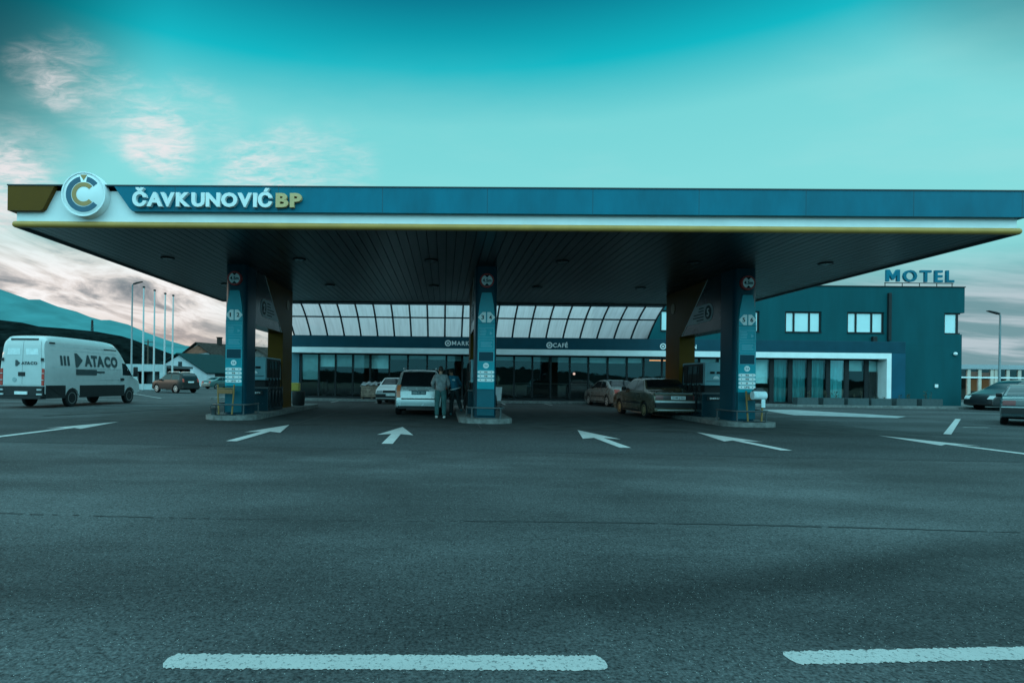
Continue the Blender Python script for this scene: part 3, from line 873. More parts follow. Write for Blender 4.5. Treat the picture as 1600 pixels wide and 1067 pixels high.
    MB().box(xi - .47, xi + .47, 19.73, 21.62, .922, .985, .01).build('shelf', STEEL, dp)
    MB().box(xi - .33, xi + .33, 19.85, 21.5, .986, 1.22).build('neck', DARK, dp)
    hd = MB().box(xi - .37, xi + .37, 19.74, 21.6, 1.221, 2.02, .025).build('head', PANEL, dp)
    MB().box(xi - .33, xi + .33, 19.726, 19.738, 1.36, 1.375).box(xi - .2, xi - .05, 19.726, 19.738, 1.62, 1.70).box(xi + .02, xi + .2, 19.726, 19.738, 1.62, 1.70).build('slot', DARK, hd)
    MB().prism([(xi + .1 * math.cos(R(t)), 1.45 + .1 * math.sin(R(t))) for t in range(0, 181, 15)], 19.72, 19.736).build('half_moon_badge', PILL, hd)
    MB().box(xi - .30, xi + .28, 19.715, 19.728, .72, .86).build('label_plate', DARK, dp)
    slab_text('ENERGY+', xi, .79, .42, .06, 19.705, None, .02).build('label_print', PILL, dp)
    for sx in (-1, 1):
        xf = xi + sx * .37
        MB().box(min(xf, xf + sx * .02), max(xf, xf + sx * .02), 19.9, 21.45, 1.30, 1.97).build('side_panel', PLAST, dp)
        MB().box(min(xf + sx * .021, xf + sx * .03), max(xf + sx * .021, xf + sx * .03), 20.2, 21.1, 1.62, 1.9).build('display', mat('display', (.10, .14, .15), .15), dp)
        for q_ in range(4):
            y = 20.0 + q_ * .4
            nz = MB().tube([(xf + sx * .06, y, 1.02), (xf + sx * .09, y, 1.16), (xf + sx * .05, y, 1.27)], .028, 6).box(xf + sx * .07 - .03, xf + sx * .07 + .03, y - .03, y + .03, 1.05, 1.14).build('nozzle', PLAST, dp, smooth=40)
            MB().tube([(xf + sx * .06, y, 1.03), (xf + sx * .16, y + .03, .75), (xf + sx * .19, y + .06, .45), (xf + sx * .15, y + .12, .27), (xf + sx * .11, y + .17, .5), (xf + sx * .1, y + .19, 1.1), (xf + sx * .05, y + .2, 1.9)], .017, 6).build('hose', BLACK, nz, smooth=40)

# service stands in front of the outer columns
STY = mat('stand_yellow', (.22, .12, .025), .5, 0, .2, 9)


def stand(x, label):
    t = thing('service_stand', label, 'stand', (x, 17.42, .15), 0, 'yellow service stands')
    for sx in (-1, 1):
        MB().tube([(x + sx * .20, 17.42, .15), (x + sx * .235, 17.44, .72), (x + sx * .25, 17.45, 1.08)], .026, 8).build('leg', STY, t, smooth=40)
    MB().tube([(x - .24, 17.445, .96), (x + .24, 17.445, .96)], .02, 8).build('crossbar', STY, t, smooth=40)
    MB().box(x - .22, x + .22, 17.40, 17.43, .80, .93, .008).build('holder', mat('rust_brown', (.22, .10, .03), .6), t)
    MB().box(x - .30, x + .30, 17.36, 17.50, .151, .175, .006).build('foot_plate', DARK, t)
    return t


stand(-6.66, 'yellow two legged service stand without a roll at the left pump column')
stand(9.30, 'yellow two legged service stand carrying a paper roll at the right column')
t = thing('paper_roll', 'thick pale blue paper towel roll held on the right yellow stand', 'paper roll', (9.33, 17.36, .96))
MB().lathe([(.03, -.19), (.125, -.19), (.13, -.17), (.13, .17), (.125, .19), (.03, .19)], 20, (9.33, 17.27, .95), 'x').build('roll', mat('paper', (.62, .74, .76), .9, 0, .1, 12, .2, 20), t, smooth=40)
MB().box(9.17, 9.5, 17.25, 17.35, 1.07, 1.10).prism([(9.2, 1.101), (9.48, 1.101), (9.42, 1.17), (9.25, 1.17)], 17.24, 17.36).build('cover', STEEL, t)
MB().box(9.36, 9.47, 17.17, 17.18, .60, .84).build('loose_end', MATS['paper'], t)
t = thing('washer_bucket', 'small pale bucket at the foot of the left yellow service stand', 'bucket', (-7.0, 17.36, .15))
MB().lathe([(.07, .15), (.10, .36), (.11, .37)], 14, (-7.02, 17.40, 0)).build('pail', STEEL, t, smooth=40)
MB().tube([(-7.12, 17.40, .36), (-7.08, 17.40, .45), (-6.96, 17.40, .45), (-6.92, 17.40, .36)], .008, 6).build('handle', DARK, t)
# bin behind the left rear column
t = thing('litter_bin', 'dark litter bin with yellow lid beside the left rear yellow column', 'bin', (-6.28, 24.6, .15))
MB().lathe([(.22, .15), (.26, .2), (.28, .72), (.27, .75)], 18, (-6.25, 24.6, 0)).build('barrel', PLAST, t, smooth=40)
MB().box(-6.55, -6.2, 24.45, 24.75, .76, 1.12, .05).build('lid', mat('yellow_plastic', (.62, .46, .08), .5, 0, .2, 8), t)

# ------------------------------------------------------------------ shop building
YS, YG = 35.3, 36.0
xs0, xs1 = D(452, 545, YS).x, D(1415, 560, YS).x
zs_top, zs_a, zs_b = 3.98, 3.27, 2.93
shop = thing('shop_building', 'low glazed station shop with blue fascia signs for market and cafe', 'shop', ((xs0 + xs1) / 2, YS, .13))
XM0 = D(1003, 500, YG).x                      # where the motel block begins
MB().box(xs0, xs1, YS, YG + .3, zs_a + .002, zs_top, .01).build('fascia', BLUE2, shop)
x_leg0, x_leg1 = D(1385, 600, YS).x, D(1392, 600, YS).x
MB().prism([(xs0, zs_a), (xs0, zs_b), (x_leg0, zs_b), (x_leg0, .13), (x_leg1, .13), (x_leg1, zs_a)], YS - .03, YG + .1).build('white_frame', WHITE, shop)
MB().box(x_leg1 + .002, xs1, YS, YG + .2, .13, zs_a).build('end_cladding', MOTL, shop)
MB().box(xs0, D(470, 600, YG).x - .1, YG - .05, YG + .25, .13, zs_b - .002).build('end_pier', mat('pier_sheet', (.03, .13, .16), .35, .1, .15, 1), shop)
MB().box(xs0 - .05, XM0, YG + .31, 48, 3.6, 3.98).build('roof', mat('roof_felt', (.08, .085, .09), .9), shop)
MB().box(xs0 - .05, xs0 + .2, YG + .31, 48, .13, 3.598).build('side_wall', MOTW, shop)
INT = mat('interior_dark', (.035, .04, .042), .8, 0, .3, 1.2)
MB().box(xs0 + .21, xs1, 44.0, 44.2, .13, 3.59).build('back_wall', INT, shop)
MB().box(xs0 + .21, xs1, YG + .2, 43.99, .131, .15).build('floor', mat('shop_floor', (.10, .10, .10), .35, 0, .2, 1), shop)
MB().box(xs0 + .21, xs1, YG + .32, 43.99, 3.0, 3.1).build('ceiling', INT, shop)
mpx = [470, 498, 524, 551, 578, 608, 637, 667, 697, 722, 747, 773, 803, 831.5, 860, 890, 919, 949, 979, 1005, 1034, 1063, 1092, 1121, 1150, 1175, 1205, 1234, 1264, 1293, 1322, 1353, 1384]
blindY = {0: 592, 1: 572, 2: 572, 3: 574, 4: 575, 5: 561, 6: 560, 7: 561, 8: 563, 11: 562, 12: 563, 13: 564, 14: 565, 15: 566, 16: 566, 17: 567, 18: 566, 22: 568, 23: 570, 25: 598, 30: 579, 31: 580}
full = {26, 27, 28, 29}
mx_ = [D(p, 600, YG).x for p in mpx]
for i in range(len(mpx) - 1):
    x0, x1 = mx_[i], mx_[i + 1]
    w = .05 if i < 25 else .13
    fr = MB()
    fr.box(x0 - w, x0 + w, YG - .06, YG + .08, .131, zs_b - .002)
    if i == len(mpx) - 2: fr.box(x1 - w, x1 + w, YG - .06, YG + .08, .131, zs_b - .002)
    fr.box(x0 + w + .002, x1 - w - .002, YG - .05, YG + .07, .131, .24).box(x0 + w + .002, x1 - w - .002, YG - .05, YG + .07, zs_b - .09, zs_b - .002)
    if i in (0, 1, 2, 3, 6, 9, 12, 15): fr.box((x0 + x1) / 2 - .015, (x0 + x1) / 2 + .015, YG - .03, YG + .04, .245, 1.3) if i in (1, 6) else None
    f = fr.build('window', DARK, shop)
    MB().add([(x0 + w, YG, .242), (x1 - w, YG, .242), (x1 - w, YG, zs_b - .092), (x0 + w, YG, zs_b - .092)], [(0, 1, 2, 3)]).build('pane', GLASS, f)
    if i in blindY:
        zz = D(mpx[i], blindY[i], YG + .2).z
        MB().box(x0 + w + .02, x1 - w - .02, YG + .16, YG + .18, zz, zs_b - .03).box(x0 + w + .02, x1 - w - .02, YG + .15, YG + .19, zz - .03, zz - .002).build('blind', BLIND, f)
    if i in full:
        m = MB(); nn = 26
        P = []
        for q_ in range(nn + 1):
            xx = x0 + w + .02 + (x1 - x0 - 2 * w - .04) * q_ / nn
            P.append((xx, YG + .2 + .035 * math.sin(q_ * 1.9) + .015 * math.sin(q_ * .7 + i)))
        for q_ in range(nn):
            m.add([(*P[q_], .16), (*P[q_ + 1], .16), (*P[q_ + 1], zs_b), (*P[q_], zs_b)], [(0, 1, 2, 3)])
        m.build('curtain', CURT, f)
# signs on the fascia
def shop_sign(text, px0, px1, py, icon_px):
    z = D((px0 + px1) / 2, py, YS).z
    joined(word(text, D(px0, py, YS).x, D(px1, py, YS).x, z - .13, z + .13, YS - .04, YS - .002, .02, .12)).build('sign_lettering', LETW, shop)
    xc = D(icon_px, py, YS).x
    ic = MB().ring(xc, z, .12, .19, 0, 2 * math.pi, YS - .03, YS - .002, 24).box(xc - .06, xc + .06, YS - .028, YS - .003, z - .05, z + .05)
    ic.build('round_icon', LETW, shop)


shop_sign('MARKET', 706, 745, 536.5, 700)
shop_sign('CAFÉ', 864, 887, 539.5, 858.5)
shop_sign('RESTORAN', 1041, 1088, 541.5, 1036)
# a few things seen through the glass
t = thing('shop_counter', 'long dark shop counter seen through the cafe glazing', 'counter', (8, 41, .15))
MB().box(5.0, 12.5, 40.6, 41.4, .152, 1.15, .02).build('front', DARK, t)
MB().box(4.95, 12.55, 40.55, 41.45, 1.152, 1.2).build('top', mat('counter_top', (.15, .14, .12), .3), t)
t = thing('ceiling_lamp', 'glowing round lamp hanging behind the cafe glass', 'lamp', (9.2, 38.5, 2.9))
lp = D(897, 584, 38.5)
MB().sphere((lp.x, 38.5, lp.z), .085).build('bulb', emit('lamp_glow', (.9, .60, .50), 1.0), t, smooth=60)
MB().tube([(lp.x, 38.5, lp.z + .085), (lp.x, 38.5, 2.99)], .01, 6).build('cord', DARK, t)
for a, b_, y, lab in ((1015, 1040, 563, 'thin warm strip lamp glowing in the restaurant left of the yellow column'), (1099, 1113, 564.5, 'dim reddish strip lamp in the restaurant above the right dispenser'), (1122, 1131, 563, 'bright orange strip lamp in the restaurant next to the right blue column')):
    p, q_ = D(a, y, 37.2), D(b_, y, 37.2)
    t = thing('strip_lamp', lab, 'lamp', ((p.x + q_.x) / 2, 37.2, p.z))
    MB().box(p.x, q_.x, 37.15, 37.25, p.z - .03, p.z + .03).build('tube', emit('strip_glow', (1.0, .42, .14), 1.1) if 'strip_glow' not in MATS else MATS['strip_glow'], t)
    MB().box(p.x - .02, q_.x + .02, 37.13, 37.27, p.z + .031, p.z + .09).build('housing', DARK, t)
    MB().tube([(p.x + .1, 37.2, p.z + .09), (p.x + .1, 37.2, 2.99)], .01, 5).tube([(q_.x - .1, 37.2, q_.z + .09), (q_.x - .1, 37.2, 2.99)], .01, 5).build('hanger', DARK, t)

# ------------------------------------------------------------------ curved translucent roof between canopy and shop
vr = thing('curved_roof', 'curved translucent panel roof on dark ribs between canopy and shop', 'roof', (0, 33, 4))
vx0, vx1 = D(460, 525, 36).x, D(1012, 525, 36).x
Yc, va, vz, vb = 26.75, 9.25, 3.99, 2.5


def arch(t, o=0.0):
    u = t / R(84)                            # a slope that eases off upwards, almost straight near the eaves
    return (36.0 - va * u + o * .6, vz + vb * (1 - (1 - u) ** 3.43) + o)


npan = 21
TT = [0, R(84) * .151, R(84) * .285, R(84) * .52, R(84) * .76, R(84)]
for i in range(npan + 1):
    x = vx0 + (vx1 - vx0) * i / npan
    pts = [(x, *arch(R(84) * (k_ / 18) ** 1.5)) for k_ in range(19)]
    MB().tube(pts, .058, 6).build('rib', NAVY, vr, smooth=40)
for k_, t in enumerate(TT):
    y, z = arch(t)
    MB().tube([(vx0 - .05, y, z), (vx1 + .05, y, z)], .045 if k_ else .06, 6).build('purlin', NAVY, vr, smooth=40)
for i in range(npan):
    x0 = vx0 + (vx1 - vx0) * i / npan + .03; x1 = vx0 + (vx1 - vx0) * (i + 1) / npan - .03
    m = MB(); nn = 14
    for k_ in range(nn):
        a, b_ = arch(R(84) * (k_ / nn) ** 1.5, .03), arch(R(84) * ((k_ + 1) / nn) ** 1.5, .03)
        m.add([(x0, *a), (x1, *a), (x1, *b_), (x0, *b_)], [(0, 1, 2, 3)])
    m.build('panel', MILK, vr, smooth=60)

# ------------------------------------------------------------------ motel
mot = thing('motel_building', 'two storey teal rendered motel block with dark framed upper windows', 'motel', (24, 36, .13))
xm1 = D(1503, 560, YG).x
zr = D(1400, 448.5, YG).z
zw0, zw1 = D(1350, 521, YG).z, D(1350, 487.5, YG).z
win = [(1032, 1088), (1131, 1187), (1227, 1284), (1324, 1382)]
wx = [(D(a, 500, YG).x, D(b_, 500, YG).x) for a, b_ in win]
xc0 = D(1476, 500, YG).x
W = MB()
W.box(XM0, xm1, YG + .02, YG + .32, zs_top - .15, zw0)                  # spandrel
W.box(xs1 - .1, xm1, YG + .02, YG + .32, .10, zs_top - .152)            # ground floor right
W.box(XM0, xm1 + .14, YG + .02, YG + .32, zw1, zr)                      # parapet zone
edges = [XM0] + [v for p in wx for v in p] + [xc0]
for i in range(0, len(edges), 2):
    W.box(edges[i], edges[i + 1], YG + .02, YG + .32, zw0 + .001, zw1 - .001)
W.box(xm1 - .3, xm1, YG + .322, 48, .10, zw0)
W.box(xm1 - .3 + .14, xm1 + .14, YG + .322, 48, zw1, zr)
W.box(xm1 - .3, xm1, YG + 2.2, 48, zw0 + .001, zw1 - .001)
W.box(XM0, XM0 + .3, YG + .322, 48, zs_top, zr)
W.box(XM0, xm1, 47.7, 48, .10, zr - .01)
W.build('wall', MOTW, mot)
MB().box(XM0 + .31, xm1 - .35, YG + .33, 47.69, zr - .5, zr - .4).build('roof', MATS['roof_felt'], mot)
MB().box(XM0 - .02, xm1 + .17, YG - .02, YG + .35, zr + .002, zr + .06).build('coping', DARK, mot)
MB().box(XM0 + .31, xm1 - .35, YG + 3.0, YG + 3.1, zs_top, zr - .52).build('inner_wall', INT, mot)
for a, b_ in wx:
    f = MB(); d0, d1 = YG + .10, YG + .2
    t_ = .09
    w = b_ - a
    f.box(a, b_, d0, d1, zw1 - t_, zw1 - .002).box(a, b_, d0, d1, zw0 + .002, zw0 + t_)
    for x in (a + .002, a + w * .235, a + w * .66, b_ - t_ - .002): f.box(x, x + t_ * 1.2 if x < b_ - .2 else x + t_, d0 - .002, d1 + .002, zw0 + .003, zw1 - .003)
    f.box(a, b_, YG - .03, d0 - .003, zw0 + .002, zw0 + .04)
    fo = f.build('window', DARK, mot)
    for x0, x1 in ((a + t_, a + w * .235), (a + w * .235 + t_ * 1.2, a + w * .66), (a + w * .66 + t_ * 1.2, b_ - t_)):
        MB().box(x0, x1, d0 + .04, d0 + .06, zw0 + t_, zw1 - t_).build('pane', WPANE, fo)
f = MB().box(xc0, xm1 - .05, YG + .1, YG + .2, zw1 - .09, zw1 - .002).box(xc0, xm1 - .05, YG + .1, YG + .2, zw0 + .002, zw0 + .09)
f.box(xc0 + .002, xc0 + .1, YG + .098, YG + .198, zw0 + .003, zw1 - .003).box(xm1 - .3, xm1 - .17, YG + .098, YG + .24, zw0 + .003, zw1 - .003)
f.box(xm1 - .2, xm1 - .1, YG + .25, YG + 2.2, zw1 - .09, zw1 - .002).box(xm1 - .2, xm1 - .1, YG + .25, YG + 2.2, zw0 + .002, zw0 + .09)
fo = f.build('window', DARK, mot)
MB().box(xc0 + .1, xm1 - .3, YG + .14, YG + .16, zw0 + .09, zw1 - .09).build('pane', WPANE, fo)
MB().box(xm1 - .16, xm1 - .14, YG + .25, YG + 2.2, zw0 + .09, zw1 - .09).build('pane', WPANE, fo)
xd = D(1388.5, 500, YG).x
MB().box(xd - .09, xd + .09, YG - .14, YG + .018, zs_top + .1, D(1388, 458, YG).z, .02).build('downpipe', DARK, mot)
xd = D(1364.5, 531, YG).x
MB().box(xd - .13, xd + .13, YG - .18, YG + .018, D(1364, 536, YG).z, D(1364, 526, YG).z, .02).build('vent_box', DARK, mot)  # small dark vent box on the wall
p = D(1491.5, 553, YG); MB().sphere((p.x, YG - .06, p.z), .11).build('camera_dome', LETW, mot, smooth=60)
p = D(1463, 603, YG); MB().box(p.x - .1, p.x + .1, YG - .03, YG + .018, p.z - .1, p.z + .1, .01).build('meter_box', LETW, mot)
# roof sign
YM = 36.6
sg = thing('rooftop_sign', 'raised blue MOTEL letters on a thin rail above the motel roof', 'sign', (D(1436, 440, YM).x, YM, zr))
zl0, zl1 = D(1436, 441, YM).z, D(1436, 422.5, YM).z
for mm in word('MOTEL', D(1384, 432, YM).x, D(1490, 432, YM).x, zl0, zl1, YM - .07, YM + .07, .025, .2): mm.build('letter', BLUE, sg)
m = MB().tube([(D(1383, 440, YM).x, YM + .06, zl0 - .05), (D(1491, 440, YM).x, YM + .06, zl0 - .05)], .025, 6)
for px_ in (1384, 1411, 1438, 1465, 1489): m.tube([(D(px_, 440, YM).x, YM + .06, zr - .45), (D(px_, 440, YM).x, YM + .06, zl0 - .03)], .025, 6)
m.build('rail', DARK, sg)
# planters along the motel foot
PLB = mat('planter_stone', (.045, .068, .072), .85, 0, .2, 6, .3, 30)
labs = ['low grey planter box at the curtained windows, nearest the right blue column', 'low grey planter box with a dead stem before the curtained windows', 'low grey planter box below the last full curtain', 'low grey planter box before the dark motel doorway', 'low grey planter box at the white frame leg of the motel', 'low grey planter box against the bare teal wall, farthest right']
for i, (a, b_) in enumerate(((1239, 1271), (1279, 1311), (1317, 1349), (1353, 1384), (1392, 1423), (1431, 1463))):
    x0, x1 = D(a, 630, 35.2).x, D(b_, 630, 35.2).x
    t = thing('planter_box', labs[i], 'planter', ((x0 + x1) / 2, 35.0, .13), 0, 'grey planter boxes along the motel wall')
    m = MB().box(x0, x1, 34.75, 34.83, .131, .55).box(x0, x1, 35.17, 35.25, .131, .55).box(x0, x0 + .08, 34.832, 35.168, .131, .548).box(x1 - .08, x1, 34.832, 35.168, .131, .548)
    m.build('trough', PLB, t)
    MB().box(x0 + .082, x1 - .082, 34.832, 35.168, .14, .46).build('soil', mat('soil', (.05, .04, .03), .95, 0, .4, 20, .6, 40), t)
    m = MB(); r_ = random.Random(i)
    for k_ in range(3 if i != 1 else 6):
        x = r_.uniform(x0 + .2, x1 - .2); hh = r_.uniform(.25, .6) if i != 3 else .12
        m.tube([(x, 35, .44), (x + r_.uniform(-.05, .05), 35, .44 + hh * .6), (x + r_.uniform(-.12, .12), 35.02, .44 + hh)], [.012, .01, .004], 5)
        for q_ in range(7):
            z = .5 + hh * r_.uniform(.2, .9); a_ = r_.uniform(0, 6.28)
            m.add([(x, 35, z), (x + .07 * math.cos(a_), 35 + .07 * math.sin(a_), z + .05), (x + .09 * math.cos(a_ + .5), 35 + .09 * math.sin(a_ + .5), z + .01)], [(0, 1, 2)])
    m.build('stems', mat('dry_stem', (.05, .05, .03), .9), t)
# ------------------------------------------------------------------ vehicles
def smooth_poly(pts, it=2):
    for _ in range(it):
        out = [pts[0]]
        for a, b_ in zip(pts, pts[1:]):
            out += [(a[0] * .75 + b_[0] * .25, a[1] * .75 + b_[1] * .25), (a[0] * .25 + b_[0] * .75, a[1] * .25 + b_[1] * .75)]
        out.append(pts[-1]); pts = out
    return pts


class Car:
    """local axes: +x forward, z up; the body is one lofted shell with cut wheel arches"""

    def __init__(self, name, label, cat, loc, rz, prof, W, belt, wheels, rad, paint, tumble=.20, clear=.22, group=None, plan=.12, roof_r=.07):
        self.root = thing(name, label, cat, loc, rz, group)
        self.W = W / 2; self.belt = belt; self.tumble = tumble; self.plan = plan; self.roof_r = roof_r
        self.ctrl = prof
        sp = smooth_poly(prof, 2)
        xs_ = []
        for p in sp:
            if not xs_ or p[0] > xs_[-1][0] + 1e-4: xs_.append(p)
        den = []
        for a, b_ in zip(xs_, xs_[1:]):
            k = max(1, int((b_[0] - a[0]) / .12))
            for i in range(k): den.append((a[0] + (b_[0] - a[0]) * i / k, a[1] + (b_[1] - a[1]) * i / k))
        den.append(xs_[-1]); self.p = den
        self.x0, self.x1 = den[0][0], den[-1][0]; self.H = max(p[1] for p in den); self.clear = clear
        L = self.x1 - self.x0
        nz, nt = 14, 8
        V = []; F_ = []
        M_ = 2 * (nz + 1) + 2 * (nt - 1)
        for x, zt in den:
            e = min(x - self.x0, self.x1 - x)
            zb = clear + max(0, (.35 - e)) * .25
            zb = min(zb, zt - .02)
            ring = []
            for i in range(nz + 1):
                z = zb + (zt - zb) * (i / nz) ** .85
                ring.append((x, self.w(x, z, zt), z))
            wt_ = ring[-1][1]
            for i in range(1, nt):
                y = wt_ * (1 - 2 * i / nt)
                ring.append((x, y, zt + .02 * (1 - (y / max(wt_, .01)) ** 2) * (1 if e > .3 else .2)))
            for i in range(nz, -1, -1): ring.append((x, -ring[i][1], ring[i][2]))
            wb = ring[0][1]
            for i in range(1, nt): ring.append((x, -wb * (1 - 2 * i / nt), zb))
            V += ring
        n_ = len(den)
        for i in range(n_ - 1):
            for k in range(M_):
                F_.append((i * M_ + k, i * M_ + (k + 1) % M_, (i + 1) * M_ + (k + 1) % M_, (i + 1) * M_ + k))
        F_.append(tuple(range(M_))[::-1]); F_.append(tuple((n_ - 1) * M_ + k for k in range(M_)))
        m = MB(); m.add(V, F_)
        self.body = m.build('body', paint, self.root, local=True, smooth=38)
        # wheel arches
        cu = MB()
        for wx_ in wheels:
            for sy in (-1, 1):
                cu.lathe([(rad + .05, min(sy * (self.W + .2), sy * (self.W - .32))), (rad + .05, max(sy * (self.W + .2), sy * (self.W - .32)))], 24, (wx_, 0, rad), 'y')
        co_ = cu.build('cutter', BLACK)
        md = self.body.modifiers.new('b', 'BOOLEAN'); md.object = co_; md.operation = 'DIFFERENCE'; md.solver = 'EXACT'
        self.body.parent = None
        dg = bpy.context.evaluated_depsgraph_get(); dg.update()
        me = bpy.data.meshes.new_from_object(self.body.evaluated_get(dg))
        self.body.modifiers.clear(); old = self.body.data; self.body.data = me; me.name = 'body'
        me.materials.clear(); me.materials.append(paint)
        for p in me.polygons: p.use_smooth = True; p.material_index = 0
        me.set_sharp_from_angle(angle=R(38))
        bpy.data.meshes.remove(old); bpy.data.objects.remove(co_)
        self.body.parent = self.root
        # dark inner wheel houses and wheels
        ih = MB()
        for wx_ in wheels: ih.box(wx_ - rad - .1, wx_ + rad + .1, -self.W + .33, self.W - .33, clear + .03, rad * 2 + .02)
        ih.build('wheel_housing', PLAST, self.root, local=True)
        self.wheels = []
        for wx_ in wheels:
            for sy in (-1, 1):
                y = sy * (self.W - .115)
                t = MB().lathe([(rad * .62, -.10), (rad * .9, -.105), (rad, -.075), (rad, .075), (rad * .9, .105), (rad * .62, .10)], 26, (wx_, y, rad), 'y').build('wheel', BLACK, self.root, local=True, smooth=40)
                self.wheels.append((t, wx_, y, sy, rad))

    def rims(self, m, style='alloy'):
        for t, x, y, sy, r in self.wheels:
            q = MB()
            yo_ = y + sy * .085
            q.ring(0, 0, r * .56, r * .66, 0, 2 * math.pi, -.02, .02, 24)
            if style == 'alloy':
                for k in range(5):
                    a = 2 * math.pi * k / 5; ca, sa = math.cos(a), math.sin(a)
                    w = r * .11
                    q.prism([(-sa * w, ca * w), (ca * r * .58 - sa * w * .7, sa * r * .58 + ca * w * .7), (ca * r * .58 + sa * w * .7, sa * r * .58 - ca * w * .7), (sa * w, -ca * w)], -.012, .016)
                q.lathe([(r * .14, -.02), (r * .14, .022)], 12, (0, 0, 0), 'y')
            else:
                q.lathe([(r * .565, -.012), (r * .4, .02 * 1), (r * .16, .02)], 24, (0, 0, 0), 'y')
            q.xform(Matrix.Translation((x, yo_, r)))
            rim = q.build('rim', m, t, local=True, smooth=40)
            WM[rim] = WM[self.root]

    def w(self, x, z, zt=None):
        zt = zt if zt is not None else self.top(x)
        L2 = (self.x1 - self.x0) / 2; xm = (self.x1 + self.x0) / 2
        e = max(0, (abs(x - xm) - (L2 - .7)) / .7)
        w = self.W
        if z < .45: w -= .035 * ((.45 - z) / .3) ** 2
        if z > self.belt: w -= self.tumble * (z - self.belt) / max(.1, self.H - self.belt)
        elif z > self.belt - .3: w -= .02 * ((z - self.belt + .3) / .3) ** 2 - .0
        if z > self.belt: w -= .02
        w *= 1 - self.plan * e ** 2.2
        rr = self.roof_r
        if z > zt - rr:
            k = (z - (zt - rr)) / rr
            w -= rr * .9 * (1 - math.sqrt(max(0, 1 - k * k)))
        return w

    def top(self, x):
        p = self.p
        for a, b_ in zip(p, p[1:]):
            if x <= b_[0]:
                return a[1] + (b_[1] - a[1]) * (x - a[0]) / max(1e-6, b_[0] - a[0])
        return p[-1][1]

    def side(self, name, poly, m, out=.008, sides=(-1, 1), parent=None, label=None, sub=4):
        """a panel given in side view (x, z) that follows the flank"""
        res = []
        for sy in sides:
            pts = []
            for a, b_ in zip(poly, poly[1:] + poly[:1]):
                for i in range(sub): pts.append((a[0] + (b_[0] - a[0]) * i / sub, a[1] + (b_[1] - a[1]) * i / sub))
            n_ = len(pts)
            V = [(x, sy * (self.w(x, z, 9) + out), z) for x, z in pts] + [(x, sy * (self.w(x, z, 9) - .02), z) for x, z in pts]
            q = MB().add(V, [tuple(range(n_))] + [(i, (i + 1) % n_, (i + 1) % n_ + n_, i + n_) for i in range(n_)])
            o = q.build(name, m, parent or self.root, local=True)
            if label: o['label'] = label
            res.append(o)
        return res

    def along(self, za, zb, rear=True):
        """profile points between two heights at the rear (or front) end"""
        pp = self.p if rear else self.p[::-1]
        out = []
        for a, b_ in zip(pp, pp[1:]):
            lo, hi = sorted((a[1], b_[1]))
            if hi - lo < 1e-5: continue
            for t in (0, .25, .5, .75):
                z = a[1] + (b_[1] - a[1]) * t; x = a[0] + (b_[0] - a[0]) * t
                if za - 1e-6 <= z <= zb + 1e-6 and (not out or z > out[-1][1] + .004): out.append((x, z))
            if a[1] > zb: break
        return out

    def end(self, name, za, zb, y0, y1, m, rear=True, out=.012, frac=False, parent=None, corner=0.0, thick=.03):
        """a slab following the rear or front end between heights za..zb and y0..y1 (y as a fraction of the local half width if frac)"""
        pr = self.along(za, zb, rear)
        if len(pr) < 2:
            x = self.x0 if rear else self.x1
            pr = [(x, za), (x, zb)]
        else:
            pr = [(pr[0][0], za)] + [p for p in pr if za + .01 < p[1] < zb - .01] + [(pr[-1][0], zb)]
        sgn = -1 if rear else 1
        V = []; F_ = []
        ny = 6
        rows = []
        for i, (x, z) in enumerate(pr):
            a, b_ = pr[max(0, i - 1)], pr[min(len(pr) - 1, i + 1)]
            t = Vector((b_[0] - a[0], 0, b_[1] - a[1])).normalized()
            nrm = Vector((-t.z, 0, t.x)) if rear else Vector((t.z, 0, -t.x))
            if nrm.x * sgn < 0: nrm = -nrm
            ww = self.w(x, z, 9) if frac else 1
            wl_ = max(.01, self.w(x, z, 9)); ee = .02 if min(x - self.x0, self.x1 - x) > .3 else .004
            rows.append([(Vector((x, (y0 + (y1 - y0) * k / ny) * ww, z + ee * max(0, 1 - ((y0 + (y1 - y0) * k / ny) * ww / wl_) ** 2))), nrm) for k in range(ny + 1)])
        nr = len(rows); nc = ny + 1
        for d in (out, out - thick):
            for r_ in rows:
                for p, nn in r_: V.append(p + nn * d)
        for i in range(nr - 1):
            for k in range(ny):
                a = i * nc + k
                F_.append((a, a + 1, a + nc + 1, a + nc)); b2 = a + nr * nc
                F_.append((b2, b2 + nc, b2 + nc + 1, b2 + 1))
        o2 = nr * nc
        for i in range(nr - 1):
            for k in (0, ny):
                a = i * nc + k; F_.append((a, a + nc, a + nc + o2, a + o2))
        for k in range(ny):
            for i in (0, nr - 1):
                a = i * nc + k; F_.append((a, a + 1, a + 1 + o2, a + o2))
        return MB().add(V, F_).build(name, m, parent or self.root, local=True, smooth=40)

